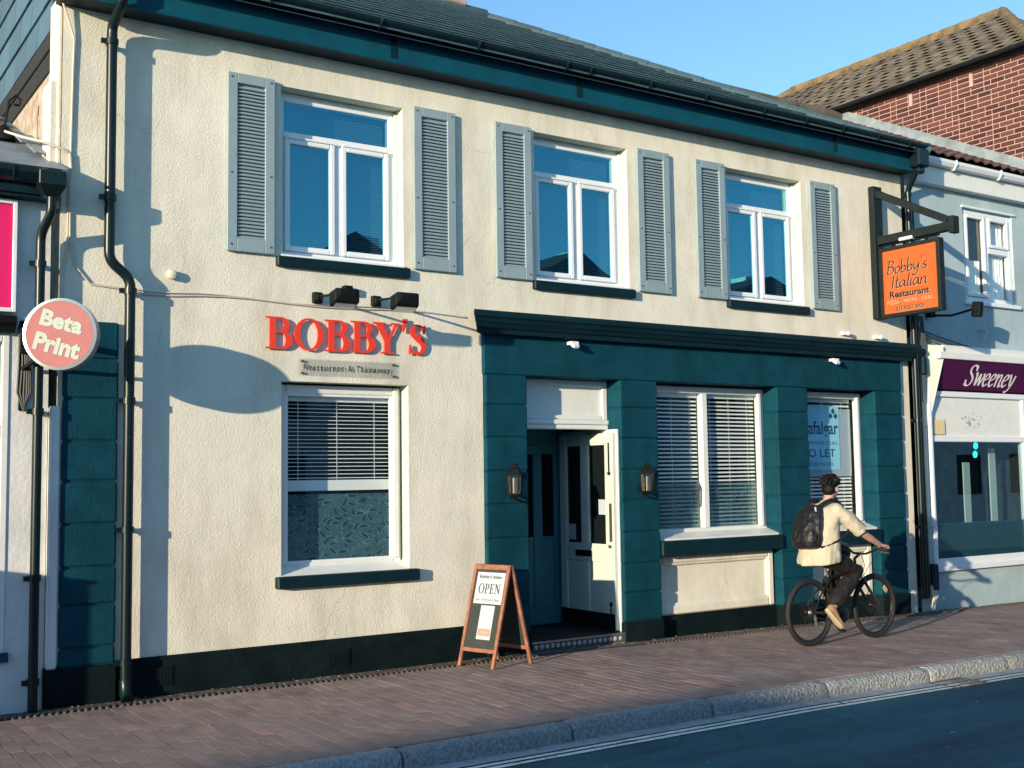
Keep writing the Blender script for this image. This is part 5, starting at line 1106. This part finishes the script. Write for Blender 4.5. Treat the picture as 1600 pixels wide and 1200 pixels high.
b = MB(); font_mesh(b, 'SCAN ME', P(.47,.322,.0062), wd, upv, width=.20*W_, height=.028*H); b.build('lettering', 'paper', t, recalc=False)
b = MB(); b.bar(TL+Vector((0,0,-.005)), TR+Vector((0,0,-.005)), .05, .022); b.build('top_hinge', 'wood', t, bevel=.003)
b = MB(); b.bar(FL.lerp(TL,.25).lerp(FR.lerp(TR,.25),.5), RL.lerp(TL,.25).lerp(RR.lerp(TR,.25),.5), .008, .003); b.build('stay_chain', 'alloy', t)

# ================================================================== BICYCLE
BXo, BYo, BZo = 8.955, -1.38, -.022
bk = thing('bicycle', 'black mountain bicycle being ridden along the brick pavement', 'bicycle', (BXo+.49, BYo, BZo))
def Q(x, z, y=0.0): return Vector((BXo+x, BYo+y, BZo+z))
WR = .335
def wheel(cx, steer=0.0):
    c = Q(cx, WR); b = MB(); b.torus(c, WR-.026, .026, 'y', 56, 10); w = b.build('wheel', 'tyre', bk, smooth=True); w['label'] = 'black knobbly tyre'
    b = MB(); b.torus(c, WR-.055, .011, 'y', 56, 8); b.build('rim', 'bikeblack', w, smooth=True)
    b = MB()
    for k in range(28):
        a = 2*math.pi*k/28; s = .022 if k % 2 else -.022; a2 = a+(.35 if k % 4 < 2 else -.35)
        b.tube([c+Vector((.02*math.cos(a2), s, .02*math.sin(a2))), c+Vector(((WR-.06)*math.cos(a), 0, (WR-.06)*math.sin(a)))], .0016, 4, False)
    b.build('spokes', 'bikeblack', w)
    b = MB(); b.lathe(c, [(.012,-.055),(.024,-.045),(.016,-.03),(.016,.03),(.024,.045),(.012,.055)], 12, 'y'); b.lathe(c+Vector((0,.05,0)), [(.02,0),(.075,.001),(.075,.004),(.02,.005)], 20, 'y'); b.build('hub', 'steel_dark', w, smooth=True)
    b = MB(); b.obox(c+Vector((.18,-.004,.16)), (1,0,.9), (0,1,0), (-.9,0,1), .02, .006, .035); b.build('reflector', 'sole', w)
    return w
wheel(0); wheel(.985)
RHp, FHp, BBp, STp, HTt, HTb = Q(0,WR), Q(.985,WR), Q(.425,.30), Q(.285,.68), Q(.715,.745), Q(.755,.625)
b = MB(); b.tube([BBp, STp], .017, 10); b.tube([BBp, HTb+Vector((-.005,0,.02))], .022, 10); b.tube([STp+Vector((.01,0,-.03)), HTt+Vector((0,0,-.03))], .018, 10); b.tube([HTt, HTb], .024, 10)
for s in (-1, 1):
    b.tube([BBp+Vector((0,s*.03,0)), RHp+Vector((.12,s*.055,-.01)), RHp+Vector((0,s*.062,0))], .010, 8); b.tube([STp+Vector((.005,s*.012,-.05)), RHp+Vector((.12,s*.05,.17)), RHp+Vector((0,s*.062,0))], .009, 8)
b.lathe(BBp, [(.022,-.04),(.022,.04)], 12, 'y'); b.build('frame', 'bikeblack', bk, smooth=True)
b = MB(); b.bar(HTb+Vector((.01,-.055,-.03)), HTb+Vector((.01,.055,-.03)), .04, .04)
for s in (-1, 1): b.tube([HTb+Vector((.01,s*.055,.0)), HTb.lerp(FHp,.5)+Vector((.0,s*.06,.0)), FHp+Vector((0,s*.06,0))], [.017,.017,.014], 10)
b.build('fork', 'bikeblack', bk, smooth=True)
b = MB(); b.tube([STp, Q(.245,.79)], .013, 10); b.build('seat_post', 'alloy', bk, smooth=True)
b = MB(); rings = []
for u, w, zc in ((.07,.055,.80),(.09,.072,.812),(.14,.07,.812),(.20,.045,.808),(.28,.024,.806),(.33,.016,.80)): rings.append([Q(u, zc+.02*math.sin(a), w*math.cos(a)) for a in [2*math.pi*k/14 for k in range(14)]])
b.loft(rings); b.build('saddle', 'bikeblack', bk, smooth=True)
b = MB(); b.tube([HTt, HTt+Vector((-.012,0,.09)), Q(.775,.875)], .016, 8); b.tube([Q(.83,.935,-.33), Q(.83,.94,-.2), Q(.785,.885,-.08), Q(.785,.885,.08), Q(.83,.94,.2), Q(.83,.935,.33)], .012, 8); hb = b.build('handlebar', 'bikeblack', bk, smooth=True)
for s in (-1, 1):
    b = MB(); b.tube([Q(.83,.936,s*.21), Q(.83,.935,s*.335)], .017, 10); b.build('grip', 'tyre', hb, smooth=True)
    b = MB(); b.tube([Q(.845,.925,s*.19), Q(.875,.905,s*.22), Q(.882,.895,s*.30)], .006, 6); b.build('brake_lever', 'alloy', hb, smooth=True)
b = MB(); 
for s in (-1, 1): b.tube([Q(.87,.90,s*.19), Q(.93,.86,s*.1), Q(.90,.76,s*.03), HTb+Vector((.03,0,-.02))], .0035, 5)
b.build('brake_cable', 'bikeblack', bk, smooth=True)
b = MB(); b.lathe(BBp+Vector((0,-.055,0)), [(.03,-.003),(.088,-.003),(.094,0),(.088,.003),(.03,.003)], 28, 'y'); cra = b.build('crank', 'steel_dark', bk, smooth=True)
RPed, LPed = Q(.335,.155,-.105), Q(.515,.445,.105)
b = MB(); b.bar(BBp+Vector((0,-.07,0)), RPed+Vector((0,.035,0)), .022, .012, (0,1,0)); b.bar(BBp+Vector((0,.07,0)), LPed+Vector((0,-.035,0)), .022, .012, (0,1,0)); b.build('crank_arm', 'bikeblack', cra)
for p, ax in ((RPed, Vector((.715,0,-.70))), (LPed, Vector((1,0,-.1)))):
    b = MB(); b.obox(p+Vector((0,0,0)), ax, (0,1,0), ax.cross(Vector((0,1,0))), .045, .042, .010); b.build('pedal', 'bikeblack', bk, bevel=.004)
b = MB(); pts = [BBp+Vector((.094*math.cos(rad(a)),-.055,.094*math.sin(rad(a)))) for a in range(-90,91,20)]; pts += [RHp+Vector((.04*math.cos(rad(a)),-.055,.04*math.sin(rad(a)))) for a in range(95,266,20)]; b.tube(pts+[pts[0]], .005, 5); b.build('chain', 'steel_dark', bk)
b = MB(); b.lathe(RHp+Vector((0,-.045,0)), [(.02,-.018),(.035,-.016),(.055,.012),(.02,.014)], 18, 'y'); b.build('cassette', 'steel_dark', bk)
b = MB(); b.bar(RHp+Vector((.0,-.06,-.02)), RHp+Vector((.03,-.062,-.13)), .012, .025, (0,1,0)); b.lathe(RHp+Vector((.035,-.062,-.145)), [(.004,-.006),(.022,-.005),(.022,.005),(.004,.006)], 10, 'y'); b.lathe(RHp+Vector((.015,-.062,-.06)), [(.004,-.006),(.02,-.005),(.02,.005),(.004,.006)], 10, 'y'); b.build('derailleur', 'alloy', bk)

# ================================================================== RIDER
pr = thing('person', 'rider in a loose beige T-shirt and black trousers cycling away to the right', 'person', (9.15, -1.38, -.02))
def organic(name, mb, m, parent, voxel, smooth=4, fac=.5, fold=0.0, fs=.08):
    o = mb.build(name, m, parent, smooth=True)
    r = o.modifiers.new('remesh', 'REMESH'); r.mode = 'VOXEL'; r.voxel_size = voxel; r.use_smooth_shade = True
    s = o.modifiers.new('smooth', 'SMOOTH'); s.factor = fac; s.iterations = smooth
    if fold:
        tx = bpy.data.textures.new(name+'_fold', 'MARBLE'); tx.noise_scale = fs; tx.turbulence = 9; tx.noise_depth = 2
        d = o.modifiers.new('folds', 'DISPLACE'); d.texture = tx; d.strength = fold; d.mid_level = .5; d.texture_coords = 'LOCAL'
        s = o.modifiers.new('smooth2', 'SMOOTH'); s.factor = .5; s.iterations = 2
    return o
HC = Vector((9.335, -1.38, 1.560)); HR = Matrix.Rotation(rad(14), 3, 'Z') @ Matrix.Rotation(rad(4), 3, 'Y')
def hp(x, y, z): return HC+HR @ Vector((x, y, z))
def limb(b, pts, rs, n=12):
    b.tube(pts, rs, n)
    for p, r in zip(pts, rs): b.ellip(p, r*.99, r*.99, r*.99, None, 12, 8)
b = MB(); b.ellip(HC+Vector((-.008,0,.018)), .098, .076, .098, HR); b.ellip(hp(.022,0,-.05), .068, .058, .075, HR); b.ellip(hp(.055,0,-.092), .03, .034, .022, HR)
b.ellip(hp(.100,0,-.022), .018, .013, .022, HR); b.ellip(hp(.088,0,-.065), .012, .026, .008, HR); b.ellip(hp(.088,0,.012), .012, .05, .010, HR)
for s in (-1, 1): b.ellip(hp(-.004,s*.078,-.022), .019, .009, .031, HR @ Matrix.Rotation(s*rad(16), 3, 'Z')); b.ellip(hp(.083,s*.03,-.005), .010, .014, .007, HR)
limb(b, [hp(-.02,0,-.06), Vector((9.295,-1.38,1.44)), Vector((9.265,-1.38,1.36))], [.054,.053,.062])
b.ellip((9.22,-1.38,1.27), .10, .165, .12); b.ellip((9.16,-1.38,1.05), .10, .14, .2); b.ellip((9.12,-1.38,.88), .11, .15, .10)
for s in (-1, 1):
    Y = lambda d: -1.38+s*d
    limb(b, [(9.255,Y(.175),1.325),(9.395,Y(.225),1.19),(9.505,Y(.255),1.085),(9.60,Y(.26),1.035),(9.745,Y(.262),.965)], [.052,.046,.038,.038,.026])
    b.ellip((9.785,Y(.265),.952), .045, .040, .016, Matrix.Rotation(rad(18), 3, 'Y'))
    for k, dy in enumerate((-.033,-.011,.011,.033)):
        y = Y(.268)+dy*s; L = (.9,1.0,.96,.8)[k] if s > 0 else (.9,1.0,.96,.8)[k]
        b.tube([(9.79,y,.955),(9.815+.01*L,y,.952),(9.818+.022*L,y,.925),(9.812,y,.898+.012*(1-L)),(9.79,y,.905)], [.0105,.0105,.0098,.009,.008], 8)
    b.tube([(9.765,Y(.236),.948),(9.785,Y(.214),.935),(9.806,Y(.206),.912)], [.012,.011,.009], 8)
for s, kn, an in ((-1, (9.545,-1.485,.70), (9.195,-1.497,.375)), (1, (9.62,-1.275,.865), (9.375,-1.272,.535))):
    limb(b, [(9.13,-1.38+s*.09,.85), kn, an], [.07,.05,.034])
organic('body', b, 'skin', pr, .0065, 3)
# hair : short back and sides with tousled longer locks on top
b = MB(); b.ellip(hp(-.020,0,.036), .098, .082, .082, HR); b.ellip(hp(-.052,0,-.020), .055, .070, .075, HR); b.ellip(hp(.015,0,.070), .075, .070, .045, HR)
rr = random.Random(12)
for k in range(260):
    a = rr.uniform(0, 2*math.pi); e = math.asin(rr.uniform(-.05, 1)); d = Vector((math.cos(a)*math.cos(e), math.sin(a)*math.cos(e), math.sin(e)))
    if d.x > .5 and d.z < .45: continue
    p = HC+HR @ (Vector((-.018,0,.034))+Vector((d.x*.092,d.y*.078,d.z*.080))); L_ = .012+.022*max(0, d.z+.1)
    q = p+HR @ (d*L_+Vector((rr.uniform(-.02,.025),rr.uniform(-.022,.022),rr.uniform(-.022,.004)))); b.tube([p, (p+q)/2+HR @ (d*.006), q], [.011,.010,.004], 6)
organic('hair', b, 'hair', pr, .0055, 1, .3)
# T-shirt
def ringe(cx, cy, z, rx, ry, n=28, sq=.0, tilt=0.0, wob=0.0, ph=0.0):
    out = []
    for k in range(n):
        a = 2*math.pi*k/n; c, s = math.cos(a), math.sin(a); m = 1+wob*math.sin(5*a+ph)+wob*.7*math.sin(9*a+2*ph)
        out.append(Vector((cx+rx*c*m, cy+ry*s*m, z-tilt*c*rx)))
    return out
b = MB(); cy = -1.38
b.loft([ringe(9.115,cy,.805,.185,.235,28,0,-.15,.035,0), ringe(9.12,cy,.87,.188,.238,28,0,-.1,.03,.5), ringe(9.13,cy,.97,.172,.225,28,0,0,.025,1.1), ringe(9.15,cy,1.08,.158,.215,28,0,0,.015,1.8), ringe(9.175,cy,1.19,.150,.215), ringe(9.20,cy,1.28,.140,.212), ringe(9.222,cy,1.345,.118,.19), ringe(9.245,cy,1.385,.09,.135), ringe(9.27,cy,1.415,.066,.078), ringe(9.275,cy,1.43,.062,.068)])
for s in (-1, 1):
    Y = lambda d: cy+s*d; limb(b, [(9.235,Y(.15),1.315),(9.33,Y(.20),1.245),(9.42,Y(.232),1.165)], [.085,.088,.080]); b.tube([(9.42,Y(.232),1.165),(9.478,Y(.247),1.112)], [.080,.084], 18)
ts = organic('tshirt', b, 'tshirt', pr, .0085, 5, .5, .013, .20)
# trousers
b = MB(); b.ellip((9.10,cy,.865), .135, .175, .10)
limb(b, [(9.13,cy-.09,.85),(9.34,cy-.10,.79),(9.545,cy-.105,.70),(9.42,cy-.11,.585),(9.27,cy-.112,.455),(9.235,cy-.113,.42)], [.098,.094,.080,.082,.080,.080])
limb(b, [(9.13,cy+.09,.85),(9.36,cy+.10,.875),(9.62,cy+.105,.865),(9.52,cy+.107,.72),(9.40,cy+.108,.575)], [.098,.092,.078,.08,.078])
organic('trousers', b, 'trousers', pr, .009, 4, .5, .014, .14)
# shoes
def shoe(heel, toe, y):
    heel, toe = Vector((heel[0], y, heel[1])), Vector((toe[0], y, toe[1])); d = (toe-heel).normalized(); up = Vector((-d.z, 0, d.x)); side = Vector((0,1,0)); L = (toe-heel).length
    def ring(t, w, h0, h1, n=16): return [heel+d*(L*t)+side*(w*math.cos(a))+up*((h0+h1)/2+(h1-h0)/2*math.sin(a)) for a in [2*math.pi*k/n for k in range(n)]]
    b = MB(); b.loft([ring(.0,.022,.02,.075), ring(.04,.034,.015,.10), ring(.16,.037,.015,.118), ring(.32,.036,.015,.105), ring(.5,.040,.015,.078), ring(.72,.046,.015,.058), ring(.9,.040,.015,.044), ring(1.0,.018,.018,.034)]); o = b.build('shoe', 'shoe', pr, smooth=True)
    b = MB(); b.loft([ring(-.015,.024,-.004,.028), ring(.05,.036,-.006,.030), ring(.3,.038,-.006,.028), ring(.5,.042,-.006,.027), ring(.72,.049,-.006,.027), ring(.92,.042,-.003,.027), ring(1.02,.018,.004,.026)]); b.build('sole', 'sole', o, smooth=True)
shoe((9.075,.330), (9.285,.125), -1.495); shoe((9.325,.452), (9.60,.430), -1.272)
# drawstring backpack
bg_ = thing('backpack', 'black drawstring backpack on the back of the cyclist', 'backpack', (8.97, -1.38, .93))
b = MB(); b.loft([ringe(8.955,cy,.945,.06,.12), ringe(8.945,cy,.965,.088,.165,28,0,0,.03,.4), ringe(8.94,cy,1.03,.105,.178,28,0,0,.05,1.0), ringe(8.955,cy,1.12,.102,.172,28,0,0,.05,1.9), ringe(8.985,cy,1.22,.088,.158,28,0,0,.06,2.6), ringe(9.02,cy,1.31,.068,.135,28,0,0,.07,3.5), ringe(9.05,cy,1.365,.045,.10,28,0,0,.08,4.2), ringe(9.06,cy,1.385,.04,.085,28,0,0,.1,5)])
organic('sack', b, 'bag', bg_, .008, 2, .4, .010, .16)
for s in (-1, 1):
    Y = lambda d: cy+s*d; b = MB()
    pts = [(9.065,Y(.085),1.375),(9.13,Y(.105),1.412),(9.20,Y(.115),1.432),(9.28,Y(.118),1.425),(9.345,Y(.13),1.36),(9.375,Y(.15),1.26),(9.36,Y(.20),1.16),(9.28,Y(.232),1.09),(9.16,Y(.232),1.03),(9.05,Y(.19),.985),(8.99,Y(.15),.965)]
    b.tube([Vector(p) for p in pts], [.021,.021,.021,.021,.018,.014,.012,.012,.012,.012,.012], 8); b.build('strap', 'bag', bg_, smooth=True)
b = MB(); b.obox((8.985,cy-.10,1.345), (1,0,0), (0,1,0), (0,.2,1), .004, .008, .022); b.build('brand_tab', 'paper', bg_)

# ================================================================== ACROSS THE STREET (seen in the glass, throwing the street into shade)
def opp(name, label, x0, x1, h, gable=None, cat='building'):
    t = thing(name, label, cat, ((x0+x1)/2, -14, 0), 'buildings across the street'); yf, yb = -13.6, -20.0
    b = MB(); b.box(x0, x1, yb, yf, -.3, h); b.build('wall', 'opp_wall', t)
    if gable:
        b = MB(); xm = (x0+x1)/2; o = .18; b.add([(x0-o,yf+.2,h-.02),(xm,yf+.2,gable),(x1+o,yf+.2,h-.02),(x0-o,yb,h-.02),(xm,yb,gable),(x1+o,yb,h-.02)], [(0,2,1),(3,4,5),(0,1,4,3),(1,2,5,4),(0,3,5,2)]); rf = b.build('roof', 'opp_roof', t)
        b = MB(); b.box(xm+1.0, xm+1.5, yf-2.2, yf-1.6, h, gable+.35); b.build('chimney', 'opp_wall', rf)
    else:
        b = MB(); b.box(x0-.05, x1+.05, yf-.25, yf+.06, h-.18, h+.0); b.build('parapet', 'opp_roof', t)
    n = max(1, int((x1-x0)/2.6))
    for k in range(n):
        xc = x0+(x1-x0)*(k+.5)/n
        for z0, z1 in (((.9, 2.2),) if h < 4.4 else ((.9, 2.2), (3.0, 4.2))):
            if z1 > h-.2: continue
            b = MB(); frame(b, xc-.6, xc+.6, z0, z1, .08, yf-.01, yf+.05); w = b.build('window', 'opp_roof', t); b = MB(); b.box(xc-.53, xc+.53, yf+.0, yf+.012, z0+.07, z1-.07); b.build('pane', 'opp_roof', w)
opp('rendered_shop', 'pale flat topped block across the street to the far left, behind the camera', -48, -31.4, 4.5)
opp('rendered_shop', 'low parapet shop across the street beside the tall block, behind the camera', -31.4, -20.4, 4.55)
opp('rendered_shop', 'lowest parapet shop across the street, behind the camera', -20.4, 6.6, 4.15)
opp('gabled_house', 'gabled pale house mirrored in the left upper window', 8.0, 14.4, 5.6, 7.25)
opp('gabled_house', 'gabled pale house mirrored in the middle upper window', 14.6, 20.4, 5.6, 7.45)
opp('gabled_house', 'gabled pale house mirrored in the right upper window', 20.8, 27.6, 5.6, 7.35)
opp('rendered_shop', 'two storey flat topped pale shop across the street at the far right, behind the camera', 28.8, 52, 6.0)
cb = thing('added_shade_cabinet', 'unseen dark green cabinet added left of the view to shade the wall foot', 'cabinet', (-.75, -.95, 0))  # added out of view so its shadow covers the foot of the left wall
b = MB(); b.box(-1.2, -.32, -1.10, -.80, .06, 1.36); b.box(-1.22, -.30, -1.12, -.78, 1.36, 1.39); b.box(-1.18, -.34, -1.08, -.82, -.02, .06); b.build('case', 'green_trim', cb, bevel=.008)
for x in (-1.18, -.74):
    b = MB(); b.box(x, x+.40, -1.112, -1.10, .12, 1.32); d = b.build('cabinet_door', 'green_trim', cb, bevel=.004); b = MB(); b.box(x+.32, x+.35, -1.13, -1.112, .7, .82); b.build('handle', 'iron', d)
# bare tree tip beyond the brick building
tt = thing('bare_tree', 'bare twig tips of a tree above the brick building at the top right corner', 'tree', (31.5, 17.5, 0))
b = MB(); b.tube([(31.5,17.5,0),(31.4,17.4,6),(31.2,17.3,11.5)], [.25,.18,.07], 8); b.build('trunk', 'twig', tt, smooth=True)
b = MB(); rr = random.Random(21)
def twig(p, d, L, r, n):
    q = p+d*L; b.tube([p, (p+q)/2+Vector((rr.uniform(-.1,.1),rr.uniform(-.1,.1),rr.uniform(-.1,.1)))*L*.4, q], [r, r*.8, r*.55], 5, False)
    if n:
        for k in range(4): twig(p+d*(L*rr.uniform(.5,1)), (d+Vector((rr.uniform(-.8,.8),rr.uniform(-.8,.8),rr.uniform(-.5,.6)))).normalized(), L*.62, r*.5, n-1)
for k in range(9):
    a = 2*math.pi*k/9; twig(Vector((31.2,17.3,9+k*.28)), Vector((math.cos(a), math.sin(a), .7)).normalized(), 2.0, .05, 3)
b.build('crown', 'twig', tt)
